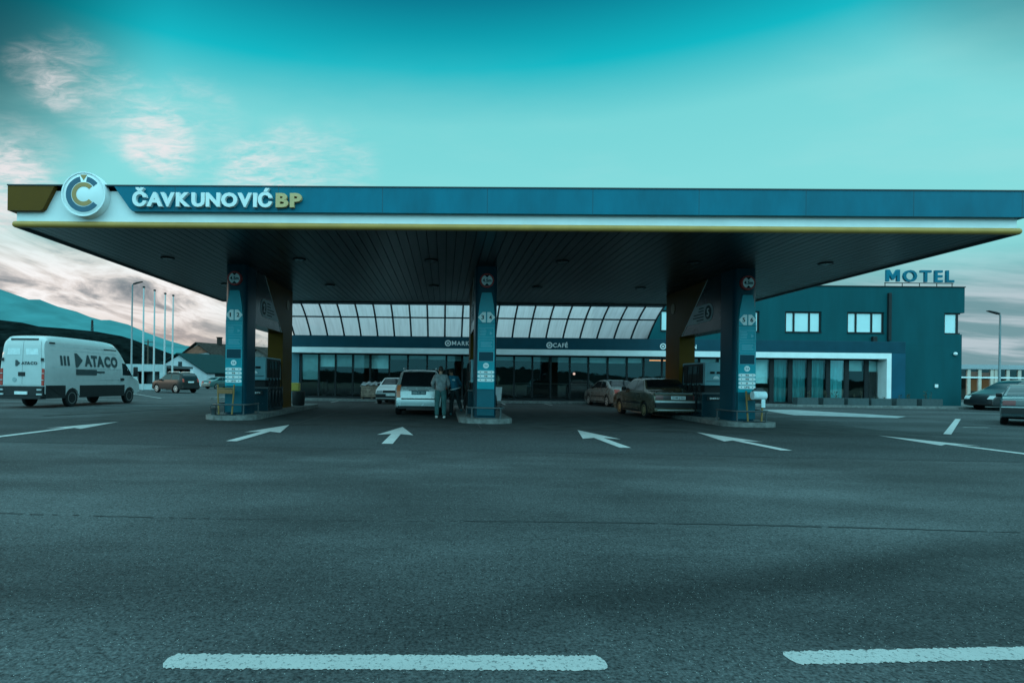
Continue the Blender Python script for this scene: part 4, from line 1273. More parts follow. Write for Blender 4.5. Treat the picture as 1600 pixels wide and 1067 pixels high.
    def plate(self, text, z, y=0.0, rear=True, dark=False, w=.5, h=.11, out=.02, xoff=None):
        x = xoff if xoff is not None else (self.along(z - .02, z + .05, rear) or [((self.x0 if rear else self.x1), z)])[0][0]
        s_ = -1 if rear else 1
        xa, xb_ = sorted((x + s_ * out, x + s_ * (out - .06)))
        p = MB().box(xa, xb_, y - w / 2, y + w / 2, z - h / 2, z + h / 2).build('number_plate', mat('plate_dark', (.03, .10, .12), .4) if dark else mat('plate_white', (.62, .66, .66), .4), self.root, local=True)
        if text:
            fr = Matrix(((0, 1, 0, x - out), (-1, 0, 0, y), (0, 0, 1, z), (0, 0, 0, 1))) if rear else Matrix(((0, -1, 0, x + out), (1, 0, 0, y), (0, 0, 1, z), (0, 0, 0, 1)))
            joined(word(text, -w * .42, w * .42, -h * .27, h * .27, -.006, .002, .015, .1, fr)).build('plate_text', mat('plate_ink_pale', (.5, .56, .56), .5) if dark else mat('plate_ink', (.03, .03, .04), .5), p, local=True)
            WM[p] = WM[self.root]
        return p

    def mirror(self, x, z, m, s_=.10):
        for sy in (-1, 1):
            y = sy * (self.w(x, z, 9) + .11)
            q = MB().box(x - .05, x + .06, y - s_, y + s_, z - .065, z + .075, .03).box(x - .02, x + .03, min(y, sy * (self.W - .1)), max(y, sy * (self.W - .1)), z - .05, z - .02)
            q.build('mirror', m, self.root, local=True, smooth=50)


def paint(name, c3, rough=.32, metal=.35):
    return mat(name, c3, rough, metal, .05, 3, 0, 1, .5, None, .6)


TAIL = mat('tail_lamp', (.42, .05, .035), .2, 0, .15, 8)
TAILO = mat('tail_lamp_orange', (.60, .14, .05), .2, 0, .15, 8)
LAMP = mat('head_lamp', (.60, .64, .64), .1, .2, .1, 8)
RIM = mat('wheel_rim', (.50, .50, .49), .35, .6, .1, 8)
CHR = mat('bright_trim', (.55, .57, .57), .3, .5, .1, 8)

# --- silver minivan at the middle island
c1 = Car('minivan', 'silver minivan seen from behind at the left of the middle pump column', 'car', (-.92, 22.9, 0), R(90),
         [(-2.22, .34), (-2.215, .55), (-2.18, .72), (-2.12, .98), (-1.98, 1.28), (-1.82, 1.55), (-1.66, 1.64), (-.6, 1.68), (.45, 1.62), (.85, 1.46), (1.45, 1.08), (1.95, .92), (2.2, .75), (2.24, .40)],
         1.80, .98, (-1.32, 1.42), .32, paint('silver_paint', (.40, .43, .43), .26, .4), .24, .24)
c1.rims(RIM)
c1.end('rear_window', 1.05, 1.56, -.86, .86, CARGL, True, .012, True)
c1.end('tailgate_panel', .64, 1.02, -.80, .80, MATS['silver_paint'], True, .022, True)
for sy in (-1, 1): c1.end('tail_lamp', .66, 1.10, sy * .82, sy * .985, TAILO, True, .03, True)
c1.end('bumper', .36, .58, -1.0, 1.0, MATS['silver_paint'], True, .07, True, thick=.12)
c1.end('bumper_insert', .585, .625, -.78, .78, PLAST, True, .03, True)
c1.end('lower_skirt', .26, .355, -.95, .95, PLAST, True, .03, True)
c1.end('handle_strip', .895, .93, -.36, .36, PLAST, True, .045)
c1.plate('E08-C-380', .83, 0, True, True, .52, .13, .04)
c1.side('side_window', [(-1.72, 1.06), (-1.5, 1.50), (-.5, 1.54), (.4, 1.48), (1.05, 1.06)], CARGL)
c1.side('side_trim', [(-1.0, .56), (-1.0, .62), (1.05, .62), (1.05, .56)], PLAST)
c1.mirror(.95, 1.05, MATS['silver_paint'])
for sy in (-1, 1): MB().tube([(-1.55, sy * .60, 1.69), (-1.35, sy * .61, 1.73), (.1, sy * .61, 1.735), (.4, sy * .6, 1.68)], .018, 6).build('roof_rail', CHR, c1.root, local=True)
MB().tube([(-1.62, .1, 1.68), (-1.78, .1, 1.80)], .007, 5).build('aerial', PLAST, c1.root, local=True)
MB().tube([(-1.72, 0, 1.2), (-1.9, .25, 1.07)], .01, 5).build('wiper', PLAST, c1.root, local=True)
MB().tube([(-2.14, -.45, .30), (-2.24, -.45, .29)], .03, 8).build('exhaust', CHR, c1.root, local=True)


def saloon(name, label, loc, rz, pt, L=4.4, W=1.70, Hh=1.42, boxy=True, group=None):
    h = L / 2
    k = Hh / 1.42
    if boxy:
        prof = [(-h, .34), (-h + .01, .60), (-h + .03, .86 * k), (-h + .14, .93 * k), (-h + .85, .97 * k), (-h + 1.35, 1.34 * k), (-h + 1.6, 1.40 * k), (-h + 2.2, 1.42 * k), (-h + 2.65, 1.38 * k), (-h + 3.2, .99 * k), (h - .5, .86 * k), (h - .06, .74 * k), (h, .42)]
    else:
        prof = [(-h, .36), (-h + .02, .58), (-h + .08, .84 * k), (-h + .25, .97 * k), (-h + .7, 1.03 * k), (-h + 1.35, 1.36 * k), (-h + 1.75, 1.42 * k), (-h + 2.3, 1.42 * k), (-h + 2.75, 1.34 * k), (-h + 3.3, 1.00 * k), (h - .5, .86 * k), (h - .1, .70 * k), (h, .42)]
    c_ = Car(name, label, 'car', loc, rz, prof, W, .92 * k, (-h + .92, h - .86), .305, pt, .20, .21, group, .05 if boxy else .10, .03 if boxy else .05)
    c_.h = h; c_.k = k
    c_.side('side_window', [(-h + 1.02, 1.0 * k), (-h + 1.42, 1.32 * k), (-h + 1.85, 1.35 * k), (-h + 1.85, 1.0 * k)], CARGL)
    c_.side('side_window', [(-h + 1.92, 1.0 * k), (-h + 1.92, 1.35 * k), (-h + 2.55, 1.32 * k), (-h + 3.02, 1.0 * k)], CARGL)
    c_.side('door_seam', [(-h + 1.875, .36), (-h + 1.875, .97 * k), (-h + 1.895, .97 * k), (-h + 1.895, .36)], PLAST, .003)
    c_.side('door_handle', [(-h + 1.45, .84 * k), (-h + 1.45, .87 * k), (-h + 1.62, .87 * k), (-h + 1.62, .84 * k)], PLAST, .02)
    c_.side('side_trim', [(-h + 1.28, .52), (-h + 1.28, .58), (h - 1.25, .58), (h - 1.25, .52)], PLAST, .014)
    c_.mirror(h - 1.55, 1.02 * k, PLAST, .085)
    c_.side('fuel_flap', [(-h + .62, .78 * k), (-h + .62, .90 * k), (-h + .76, .90 * k), (-h + .76, .78 * k)], pt, .006, (1,))
    c_.side('door_seam', [(-h + 3.06, .42), (-h + 2.98, .95 * k), (-h + 3.0, .95 * k), (-h + 3.08, .42)], PLAST, .003)
    c_.side('sill_strip', [(-h + 1.32, .235), (-h + 1.32, .30), (h - 1.28, .30), (h - 1.28, .235)], PLAST, .012)
    return c_


# --- grey saloon at the right island, warm sunlight tinted into its paint
c2 = saloon('saloon_car', 'boxy grey saloon tinted with warm light, its rear to us, left of the right pump island', (8.12, 22.55, 0), R(92), paint('warm_lit_paint', (.15, .118, .075), .26, .4), 4.42, 1.74, 1.47)
c2.rims(mat('gold_rim', (.42, .32, .16), .4, .5), 'disc')
h, k = c2.h, c2.k
c2.end('rear_window', 1.06 * k, 1.35 * k, -.88, .88, CARGL, True, .012, True)
c2.end('lamp_band', .70, .86, -.96, .96, mat('dark_lamp_band', (.035, .02, .02), .25), True, .015, True)
for sy in (-1, 1): c2.end('tail_lamp', .70, .86, sy * .64, sy * .965, mat('dark_red_lamp', (.14, .02, .02), .2), True, .022, True)
c2.end('bumper', .42, .60, -1.0, 1.0, PLAST, True, .10, True, thick=.14)
c2.end('bumper_strip', .605, .66, -1.0, 1.0, CHR, True, .09, True, thick=.08)
c2.end('skirt_strip', .33, .355, -.9, .9, CHR, True, .04, True)
c2.end('boot_lip', .90, .945, -.96, .96, mat('boot_edge', (.32, .36, .36), .25, .4), True, .012, True)
c2.plate('KHM-J-544', .775, .0, True, False, .50, .115, .05)

# --- silver saloon in front of the cafe
c3 = saloon('saloon_car', 'silver rounded saloon parked before the cafe windows', (9.35, 33.3 - 1.0, 0), R(97), paint('grey_paint', (.22, .215, .20), .28, .5), 4.4, 1.72, 1.44, False)
c3.rims(RIM)
h, k = c3.h, c3.k
c3.end('rear_window', 1.06 * k, 1.36 * k, -.86, .86, CARGL, True, .012, True)
for sy in (-1, 1): c3.end('tail_lamp', .72, .92, sy * .60, sy * .97, TAIL, True, .02, True)
c3.end('bumper', .36, .58, -1.0, 1.0, MATS['grey_paint'], True, .06, True, thick=.1)
c3.plate('', .66, 0, True, False, .5, .11, .04)

# --- white saloon facing us behind the minivan
c4 = saloon('saloon_car', 'white boxy saloon facing us before the shop, half hidden by the silver minivan', (-2.72, 35.0 - 2.4, 0), R(-93), paint('white_paint', (.66, .68, .68), .35, .05), 4.3, 1.70, 1.42)
c4.rims(RIM, 'disc')
h, k = c4.h, c4.k
c4.end('windscreen', 1.02 * k, 1.36 * k, -.88, .88, CARGL, False, .012, True)
c4.end('grille', .60, .74, -.55, .55, PLAST, False, .015, True)
for sy in (-1, 1): c4.end('head_lamp', .60, .74, sy * .58, sy * .95, mat('dull_lamp', (.22, .25, .26), .1), False, .018, True)
c4.end('bumper', .36, .54, -1.0, 1.0, PLAST, False, .07, True, thick=.1)
c4.end('bumper_strip', .545, .58, -1.0, 1.0, CHR, False, .06, True)
c4.plate('', .50, .0, False, False, .5, .11, .12)

# --- dark sport utility vehicle on the left
dc = Vector((-23.15, 49.2, 0))
c5 = Car('off_road_car', 'dark off road estate with warm lit flank parked by the flagpoles', 'car', dc, R(150),
         [(-2.1, .42), (-2.09, .75), (-2.05, 1.0), (-1.98, 1.2), (-1.80, 1.58), (-1.6, 1.68), (-.5, 1.72), (.25, 1.66), (.95, 1.12), (1.75, 1.02), (2.1, .82), (2.14, .45)],
         1.82, 1.02, (-1.28, 1.33), .36, mat('dark_bronze_paint', (.012, .0125, .012), .35, 0, .05, 3, 0, 1, .22), .20, .28)
c5.rims(RIM)
c5.end('rear_window', 1.12, 1.56, -.86, .86, CARGL, True, .012, True)
c5.side('side_window', [(-1.72, 1.12), (-1.6, 1.54), (-.62, 1.58), (-.62, 1.12)], CARGL)
c5.side('side_window', [(-.55, 1.12), (-.55, 1.58), (.2, 1.52), (.78, 1.12)], CARGL)
for sy in (-1, 1): c5.end('tail_lamp', .92, 1.20, sy * .80, sy * .98, TAIL, True, .02, True)
c5.end('bumper', .42, .66, -1.0, 1.0, PLAST, True, .06, True, thick=.1)
c5.plate('', .93, 0, True, False, .55, .13, .03)
c5.mirror(.75, 1.1, PLAST)
for sy in (-1, 1): MB().tube([(-1.5, sy * .62, 1.72), (-1.4, sy * .63, 1.78), (.0, sy * .63, 1.79), (.15, sy * .62, 1.71)], .022, 6).build('roof_rail', CHR, c5.root, local=True)

# --- far dark saloon
c6 = saloon('saloon_car', 'distant dark green saloon parked in front of the white gabled house', (-27.6, 70.5, 0), R(62), paint('dark_green_paint', (.03, .09, .09), .3, .4), 4.4, 1.74, 1.45, False)
c6.rims(RIM)
h, k = c6.h, c6.k
c6.end('rear_window', 1.06 * k, 1.36 * k, -.86, .86, CARGL, True, .012, True)
for sy in (-1, 1): c6.end('tail_lamp', .70, .90, sy * .60, sy * .97, TAIL, True, .02, True)
c6.plate('', .72, 0, True, False, .5, .11, .03)

# --- black minivan behind the motel corner
bp_ = G(1503, 637)
c7 = Car('minivan', 'black people carrier side on at the right corner of the motel', 'car', (32.6, 33.4, 0), R(184),
         [(-2.35, .38), (-2.33, .8), (-2.25, 1.1), (-2.0, 1.55), (-1.7, 1.70), (-.4, 1.74), (.45, 1.66), (1.15, 1.22), (1.75, .98), (2.15, .84), (2.36, .62), (2.38, .38)],
         1.84, 1.0, (-1.4, 1.42), .33, paint('black_paint', (.006, .007, .008), .4, .0), .22, .22)
c7.rims(RIM)
c7.side('side_window', [(-1.9, 1.08), (-1.7, 1.55), (-.75, 1.6), (-.75, 1.08)], CARGL)
c7.side('side_window', [(-.68, 1.08), (-.68, 1.6), (.3, 1.55), (1.05, 1.08)], CARGL)
c7.end('windscreen', 1.2, 1.62, -.86, .86, CARGL, False, .012, True)
for sy in (-1, 1): c7.end('head_lamp', .62, .80, sy * .62, sy * .98, LAMP, False, .02, True)
c7.mirror(.95, 1.12, PLAST)
c7.side('side_trim', [(-.9, .5), (-.9, .56), (.9, .56), (.9, .5)], CHR, .012)

# --- dark saloon cropped by the right edge
c8 = saloon('saloon_car', 'dark saloon cut off by the right edge of the photo', (21.0, 20.9, 0), R(46), paint('dark_teal_paint', (.014, .03, .033), .28, .1), 4.4, 1.72, 1.38, True)
c8.rims(RIM)
h, k = c8.h, c8.k
c8.end('rear_window', 1.05 * k, 1.36 * k, -.88, .88, CARGL, True, .012, True)
c8.end('boot_lip', .90, .945, -.96, .96, MATS['boot_edge'], True, .012, True)  # pale strip painted in for sky reflected on the boot
for sy in (-1, 1): c8.end('tail_lamp', .68, .84, sy * .58, sy * .965, MATS['dark_red_lamp'], True, .02, True)
c8.end('bumper', .40, .60, -1.0, 1.0, PLAST, True, .09, True, thick=.12)
c8.end('bumper_strip', .605, .63, -1.0, 1.0, CHR, True, .085, True)

# --- white delivery van
vL = 6.5
v0, v1 = Vector((-15.75, 22.5, 0)), Vector((-15.45, 28.5, 0))          # right flank, rear to front
vd = (v1 - v0).normalized(); vn = Vector((-vd.y, vd.x, 0))
vc = v0 + vd * vL / 2 + vn * 1.0
VANP = paint('van_white', (.42, .45, .45), .4, .0)
van = Car('delivery_van', 'white high roof delivery van with dark lettering and black lower bumper', 'van', vc, math.atan2(vd.y, vd.x),
          [(-3.25, .50), (-3.245, 1.0), (-3.235, 1.6), (-3.21, 2.2), (-3.17, 2.68), (-3.05, 2.86), (-2.6, 2.90), (-.5, 2.90), (1.15, 2.86), (1.55, 2.66), (2.25, 1.62), (2.6, 1.36), (3.05, 1.22), (3.22, .95), (3.26, .5)],
          2.0, 1.75, (-1.75, 2.30), .37, VANP, .14, .48, None, .07, .14)
van.rims(mat('van_rim', (.12, .13, .13), .5, .3), 'disc')
van.side('lower_cladding', [(-3.2, .38), (-3.2, .90), (-2.20, .90), (-2.20, .38)], PLAST, .034, sub=10)
van.side('lower_cladding', [(-1.30, .38), (-1.30, .90), (1.86, .90), (1.86, .38)], PLAST, .02)
van.end('rear_bumper', .46, .86, -1.0, 1.0, PLAST, True, .10, True, thick=.16)
MB().box(-3.43, -3.1, -.9, .9, .36, .45, .01).build('rear_step', PLAST, van.root, local=True)
for sy in (-1, 1): MB().box(-3.39, -3.34, sy * .80 - .09, sy * .80 + .09, .70, .76).box(-3.39, -3.34, sy * .80 - .11, sy * .80 + .11, .52, .58).build('reflector', CHR, van.root, local=True)
# rear doors, slightly proud, with window-shaped pressings
for sy in (-1, 1):
    d_ = van.end('rear_door', .89, 2.66, sy * .012, sy * .86, VANP, True, .018, True)
    van.end('door_pressing', 2.10, 2.36, sy * .14, sy * .74, mat('van_pressing', (.56, .62, .63), .4), True, .026, True, parent=d_)
    van.end('hinge', 1.86, 1.98, sy * .87, sy * .99, PLAST, True, .06, True, parent=d_)
    tl = van.end('tail_lamp', .90, 1.56, sy * .875, sy * .985, TAIL, True, .035, True)
    for z in (1.10, 1.36): van.end('lens_bar', z, z + .025, sy * .875, sy * .985, CHR, True, .042, True, parent=tl)
van.end('rear_handle', 1.26, 1.42, -.12, .16, PLAST, True, .04)
van.end('roof_lamp_bar', 2.69, 2.76, -.70, .70, PLAST, True, .02, True)
van.plate('', .60, -.05, True, False, .52, .12, .15)
MB().lathe([(.09, -3.275), (.1, -3.262)], 16, (0, .32, 1.12), 'x').build('badge', mat('badge_grey', (.25, .33, .34), .4), van.root, local=True)
INK = mat('van_ink', (.025, .045, .05), .6)


def vside(name, fn, m=INK):
    """fn returns an MB drawn in (x, 0, z) with x forward; bend it onto the right flank"""
    q = fn()
    q.v = [Vector((p.x, -(van.w(p.x, p.z, 9) + .012 - p.y * .5), p.z)) for p in q.v]
    return q.build(name, m, van.root, local=True)


for mm in word('ATACO', -.98, 1.36, 1.71, 2.21, -.004, .004, .06, .07): vside('letter', lambda mm=mm: mm)
vside('logo', lambda: MB().prism([(-1.56, 2.26), (-1.42, 2.26), (-1.08, 1.97), (-1.42, 1.66), (-1.56, 1.66)], -.004, .004))
m = MB()
for x in (-2.44, -2.24, -2.03): vside('stripe', lambda x=x: MB().prism([(x, 2.12), (x + .12, 2.12), (x + .12, 1.72), (x, 1.72)], -.004, .004))
vside('faded_lettering', lambda: MB().prism([(-1.55, 1.58), (-.2, 1.58), (-.2, 1.52), (.35, 1.52), (.35, 1.44), (-.2, 1.44), (-.2, 1.34), (-1.55, 1.34)], -.004, .004))
for z in (2.50, 2.34, 1.63, 1.13): vside('body_crease', lambda z=z: MB().prism([(-2.9, z), (-2.9, z + .025), (1.35 if z > 2 else 1.6, z + .025), (1.35 if z > 2 else 1.6, z)], -.003, .003), mat('van_crease', (.40, .47, .48), .5))
vside('door_seam', lambda: MB().prism([(.42, .9), (.42, 2.5), (.445, 2.5), (.445, .9)], -.002, .003), MATS['van_crease'])
vside('door_seam', lambda: MB().prism([(1.62, .9), (1.62, 2.3), (1.645, 2.3), (1.645, .9)], -.002, .003), MATS['van_crease'])
vside('slide_rail', lambda: MB().prism([(.42, 2.50), (.42, 2.54), (1.35, 2.54), (1.35, 2.50)], -.01, .003), PLAST)
vside('marker_lamp', lambda: MB().prism([(-2.95, 2.58), (-2.95, 2.64), (-2.65, 2.64), (-2.65, 2.58)], -.02, .003), PLAST)
van.side('cab_window', [(1.72, 1.36), (1.72, 1.92), (1.98, 1.92), (2.42, 1.42), (2.42, 1.36)], CARGL)
van.end('windscreen', 1.62, 2.60, -.86, .86, CARGL, False, .012, True)
van.side('door_handle', [(1.55, 1.10), (1.55, 1.22), (1.82, 1.22), (1.82, 1.10)], PLAST, .02)
for sy in (-1, 1): van.end('head_lamp', .95, 1.15, sy * .6, sy * .98, LAMP, False, .02, True)
for sy in (-1, 1):
    y = sy * 1.22
    MB().box(2.38, 2.48, y - .10, y + .12, 1.30, 1.78, .04).box(2.40, 2.45, min(y, sy * .9), max(y, sy * .9), 1.33, 1.38).build('mirror', PLAST, van.root, local=True, smooth=50)
# rear lettering on the left-hand door and right-hand door
for mm in word('ATACO', -.04, .62, 1.72, 1.84, -.006, .002, .04, .1, Matrix(((0, 1, 0, -3.262), (-1, 0, 0, 0), (0, 0, 1, 0), (0, 0, 0, 1)))): mm.build('letter', INK, van.root, local=True)
MB().prism([(.29, 1.90), (.22, 1.90), (.10, 1.78), (.22, 1.66), (.29, 1.66)], -3.268, -3.255, 'x').build('logo', INK, van.root, local=True)

# ------------------------------------------------------------------ people
def skin(edges, pts, rad, sub=2, root=0):
    me = bpy.data.meshes.new('skin'); me.from_pydata([tuple(p) for p in pts], edges, [])
    ob = bpy.data.objects.new('skin', me); col.objects.link(ob)
    md = ob.modifiers.new('s', 'SKIN'); md.use_smooth_shade = True
    for i, r_ in enumerate(rad):
        me.skin_vertices[0].data[i].radius = r_ if isinstance(r_, tuple) else (r_, r_)
    me.skin_vertices[0].data[root].use_root = True
    sm = ob.modifiers.new('u', 'SUBSURF'); sm.levels = sub; sm.render_levels = sub
    dg = bpy.context.evaluated_depsgraph_get(); dg.update()
    m2 = bpy.data.meshes.new_from_object(ob.evaluated_get(dg))
    q = MB().add([v.co.copy() for v in m2.vertices], [tuple(p.vertices) for p in m2.polygons])
    bpy.data.objects.remove(ob); bpy.data.meshes.remove(m2)
    return q


SKIN = mat('skin', (.36, .20, .14), .6, 0, .1, 12)
HAIRM = mat('dark_hair', (.03, .018, .013), .7, 0, .4, 40, .4, 90)


def hand(wrist, d, side, q):
    """palm, four bent fingers and a thumb growing from the wrist along d"""
    d = Vector(d).normalized(); s_ = Vector(side).normalized(); n_ = d.cross(s_).normalized()
    w = Vector(wrist)
    q.tube([w, w + d * .03, w + d * .09], [.022, .034, .036], 8)
    for i, (o, l) in enumerate(((-.027, .065), (-.009, .075), (.009, .07), (.027, .055))):
        a = w + d * .088 + s_ * o
        q.tube([a, a + d * l * .5, a + d * l * .8 + n_ * l * .25, a + d * l * .95 + n_ * l * .5], [.0095, .009, .008, .006], 6)
    a = w + d * .035 - s_ * .03
    q.tube([a, a - s_ * .025 + d * .025, a - s_ * .03 + d * .055 + n_ * .012], [.012, .010, .007], 6)


def head(c3, rz, tilt, q, hair):
    """skull with jaw, nose, brows, ears; hair is a second shell"""
    M = Matrix.Translation(c3) @ Matrix.Rotation(rz, 4, 'Z') @ Matrix.Rotation(tilt, 4, 'Y')
    h_ = MB().sphere((0, 0, .015), .095, .075, .115, 16, 12)
    for v in h_.v:
        if v.z < -.02: v.y *= 1 - .35 * min(1, (-v.z - .02) / .09); v.x = v.x * (1 - .15 * min(1, (-v.z - .02) / .09)) + .012
    h_.sphere((.10, 0, -.01), .018, .014, .026, 8, 6).sphere((.088, 0, -.052), .012, .026, .007, 8, 5)
    for sy in (-1, 1):
        h_.sphere((-.005, sy * .078, -.005), .018, .01, .032, 8, 6); h_.sphere((.084, sy * .032, .018), .012, .016, .009, 8, 5)
    h_.tube([(-.015, 0, -.06), (-.025, 0, -.15)], [.055, .058], 10)
    h_.xform(M); q.add(h_.v, h_.f)
    g = MB().sphere((-.012, 0, .03), .104, .085, .112, 16, 10)
    for v in g.v:
        if v.x > .05 and v.z < .07: v.x = .05
        if v.z < -.03: v.z = -.03 - (v.z + .03) * .2; v.x -= .01
    g.xform(M); hair.add(g.v, g.f)


# standing man
pb = G(688, 653.5)
px_, py_ = pb.x, pb.y
t = thing('person', 'person standing with back to us in grey jacket, teal trousers and pale shoes', 'person', (px_, py_, 0))


def PP(x, y, z): return Vector((px_ + x, py_ + y, z))


bd = MB(); hr = MB()
head(PP(.0, .03, 1.63), R(95), R(4), bd, hr)
ar = [PP(-.20, 0, 1.43), PP(-.29, .02, 1.16), PP(-.20, .18, 1.02), PP(-.14, .26, 1.0)]
al = [PP(.20, 0, 1.43), PP(.27, .02, 1.15), PP(.22, .2, 1.02), PP(.17, .27, 1.02)]
hand(ar[3], (.5, .8, -.1), (0, 0, 1), bd); hand(al[3], (-.4, .8, 0), (0, 0, 1), bd)
for a in (ar, al): bd.tube(a, [.04, .032, .03, .028], 8)
for sx in (-1, 1): bd.tube([PP(sx * .09, 0, .92), PP(sx * .115, .01, .5), PP(sx * .12, -.01, .09)], [.05, .042, .04], 8)
bd.tube([PP(0, 0, .9), PP(0, 0, 1.15), PP(0, 0, 1.40), PP(0, .01, 1.56)], [.08, .08, .07, .05], 10)
bd.build('body', SKIN, t, smooth=60)
hr.build('hair', HAIRM, t, smooth=60)
jk = skin([(0, 1), (1, 2), (2, 3), (2, 4), (4, 5), (5, 6), (2, 7), (7, 8), (8, 9)],
          [PP(0, 0, .86), PP(0, 0, 1.12), PP(0, .0, 1.38), PP(0, .01, 1.50), PP(-.19, .0, 1.41), PP(-.29, .02, 1.16), PP(-.21, .16, 1.03), PP(.19, 0, 1.41), PP(.275, .02, 1.15), PP(.225, .18, 1.03)],
          [(.20, .14), (.19, .135), (.165, .12), (.09, .09), (.085, .085), (.068, .068), (.052, .052), (.085, .085), (.068, .068), (.052, .052)])
jk.build('jacket', mat('grey_jacket', (.20, .215, .22), .85, 0, .4, 9, .5, 14), t, smooth=70)
tr = MB()
for sx in (-1, 1):
    g = skin([(0, 1), (1, 2), (2, 3)], [PP(sx * .075, 0, 1.0), PP(sx * .105, .005, .72), PP(sx * .12, .012, .48), PP(sx * .125, -.01, .075)], [(.115, .125), (.105, .11), (.082, .085), (.075, .08)], 2)
    tr.add(g.v, g.f)
tr.build('trousers', mat('teal_trousers', (.03, .10, .10), .85, 0, .35, 8, .5, 14), t, smooth=70)
for sx in (-1, 1):
    sh = MB().sphere(PP(sx * .13, .04, .045), .052, .135, .048, 12, 8)
    for v in sh.v: v.z = max(v.z, .008)
    sh.build('shoe', mat('pale_shoe', (.66, .68, .66), .7, 0, .1, 12), t, smooth=60)
# bending attendant
pb = G(708, 648.5)
px_, py_ = pb.x, pb.y
t = thing('person', 'attendant in blue jacket with pale hem band leaning at the middle pump', 'person', (px_, py_, 0))
bd = MB(); hr = MB()
head(PP(-.10, .20, 1.57), R(120), R(30), bd, hr)
ar = [PP(-.18, .10, 1.36), PP(-.25, .28, 1.14), PP(-.18, .5, 1.08), PP(-.14, .56, 1.07)]
al = [PP(.14, .12, 1.38), PP(.28, .26, 1.14), PP(.26, .48, 1.06), PP(.24, .55, 1.05)]
hand(ar[3], (.2, .9, -.1), (0, 0, 1), bd); hand(al[3], (-.1, .9, 0), (0, 0, 1), bd)
for a in (ar, al): bd.tube(a, [.04, .032, .03, .028], 8)
bd.tube([PP(.06, 0, .9), PP(.03, .02, 1.1), PP(-.03, .11, 1.36), PP(-.07, .17, 1.50)], [.08, .08, .07, .05], 10)
bd.tube([PP(-.02, 0, .9), PP(-.06, .03, .5), PP(-.08, -.03, .09)], [.05, .042, .04], 8)
bd.tube([PP(.13, 0, .9), PP(.21, .08, .52), PP(.29, .04, .24)], [.05, .042, .04], 8)
bd.build('body', SKIN, t, smooth=60)
hr.build('hair', HAIRM, t, smooth=60)
jk = skin([(0, 1), (1, 2), (2, 3), (2, 4), (4, 5), (5, 6), (2, 7), (7, 8), (8, 9)],
          [PP(.07, 0, .87), PP(.05, .02, 1.08), PP(-.02, .10, 1.34), PP(-.06, .16, 1.45), PP(-.17, .10, 1.37), PP(-.25, .28, 1.14), PP(-.19, .46, 1.09), PP(.13, .12, 1.38), PP(.27, .26, 1.15), PP(.26, .44, 1.07)],
          [(.19, .14), (.185, .135), (.16, .12), (.09, .09), (.085, .085), (.068, .068), (.052, .052), (.085, .085), (.068, .068), (.052, .052)])
jo = jk.build('jacket', mat('blue_jacket', (.015, .17, .26), .8, 0, .35, 9, .4, 14), t, smooth=70)
HV = mat('reflective_band', (.55, .68, .70), .4)
bn = MB(); nn = 28; P = []
for i in range(nn):
    a = 2 * math.pi * i / nn
    P.append(PP(.062 + .205 * math.cos(a), .01 + .155 * math.sin(a), .965 + .05 * math.cos(a)))
for i in range(nn):
    a, b_ = P[i], P[(i + 1) % nn]; z = Vector((0, 0, .04))
    bn.add([a, b_, b_ + z, a + z], [(0, 1, 2, 3)])
bn.build('hem_band', HV, jo)
yb_ = -.035
MB().sphere(PP(-.0, yb_, 1.30), .062, .018, .05, 12, 8).build('back_print', HV, jo, smooth=60)
tr = MB()
for pts in ([PP(.01, 0, .99), PP(-.045, .02, .70), PP(-.065, .03, .48), PP(-.08, -.03, .07)], [PP(.11, 0, .99), PP(.165, .05, .70), PP(.21, .08, .50), PP(.29, .04, .22)]):
    g = skin([(0, 1), (1, 2), (2, 3)], pts, [(.11, .12), (.10, .105), (.08, .085), (.07, .075)], 2); tr.add(g.v, g.f)
tr.build('trousers', mat('dark_trousers', (.016, .03, .034), .85, 0, .3, 8, .4, 14), t, smooth=70)
for x, y, z in ((-.09, .0, .045), (.30, .07, .195)):
    sh = MB().sphere(PP(x, y, z), .05, .13, .046, 12, 8)
    for v in sh.v: v.z = max(v.z, z - .037)
    sh.build('shoe', mat('blue_shoe', (.05, .22, .26), .7, 0, .2, 12), t, smooth=60)

# ------------------------------------------------------------------ pallet, planter pot
pt = D(581, 622, 34.8)
t = thing('firewood_pallet', 'shrink wrapped pallet of stacked split firewood against the shop front', 'pallet', (pt.x, 35.1, .13))
m = MB(); r_ = random.Random(3)
x0, x1 = D(564, 610, 34.8).x, D(598, 610, 34.8).x
for row in range(7):
    x = x0
    while x < x1 - .05:
        w = r_.uniform(.16, .34); z = .28 + row * .105
        m.box(x + .006, min(x + w, x1) - .006, 34.72 + r_.uniform(0, .05), 35.3, z + .004, z + .098 + r_.uniform(-.012, .004), .012); x += w
m.build('logs', mat('split_logs', (.30, .22, .17), .9, 0, .4, 5, .4, 30), t)
m = MB()
for x in (x0, (x0 + x1) / 2 - .06, x1 - .12): m.box(x, x + .12, 34.75, 35.3, .131, .235)
m.box(x0, x1, 34.74, 35.31, .237, .275); m.build('pallet_base', mat('pallet_wood', (.12, .085, .06), .9, 0, .3, 8), t)
m = MB(); nn = 18; P = []
for i in range(nn + 1):
    x = x0 - .03 + (x1 - x0 + .06) * i / nn
    P.append((x, 1.02 + .04 * math.sin(i * 1.3) + (.02 if i % 2 else 0) - .10 * (abs(i / nn - .5) * 2) ** 6))
for i in range(nn): m.add([(P[i][0], 34.68, P[i][1]), (P[i + 1][0], 34.68, P[i + 1][1]), (P[i + 1][0], 35.33, P[i + 1][1] + .14), (P[i][0], 35.33, P[i][1] + .14), (P[i][0], 34.68, P[i][1] - .05), (P[i + 1][0], 34.68, P[i + 1][1] - .05)], [(0, 1, 2, 3), (4, 5, 1, 0)])
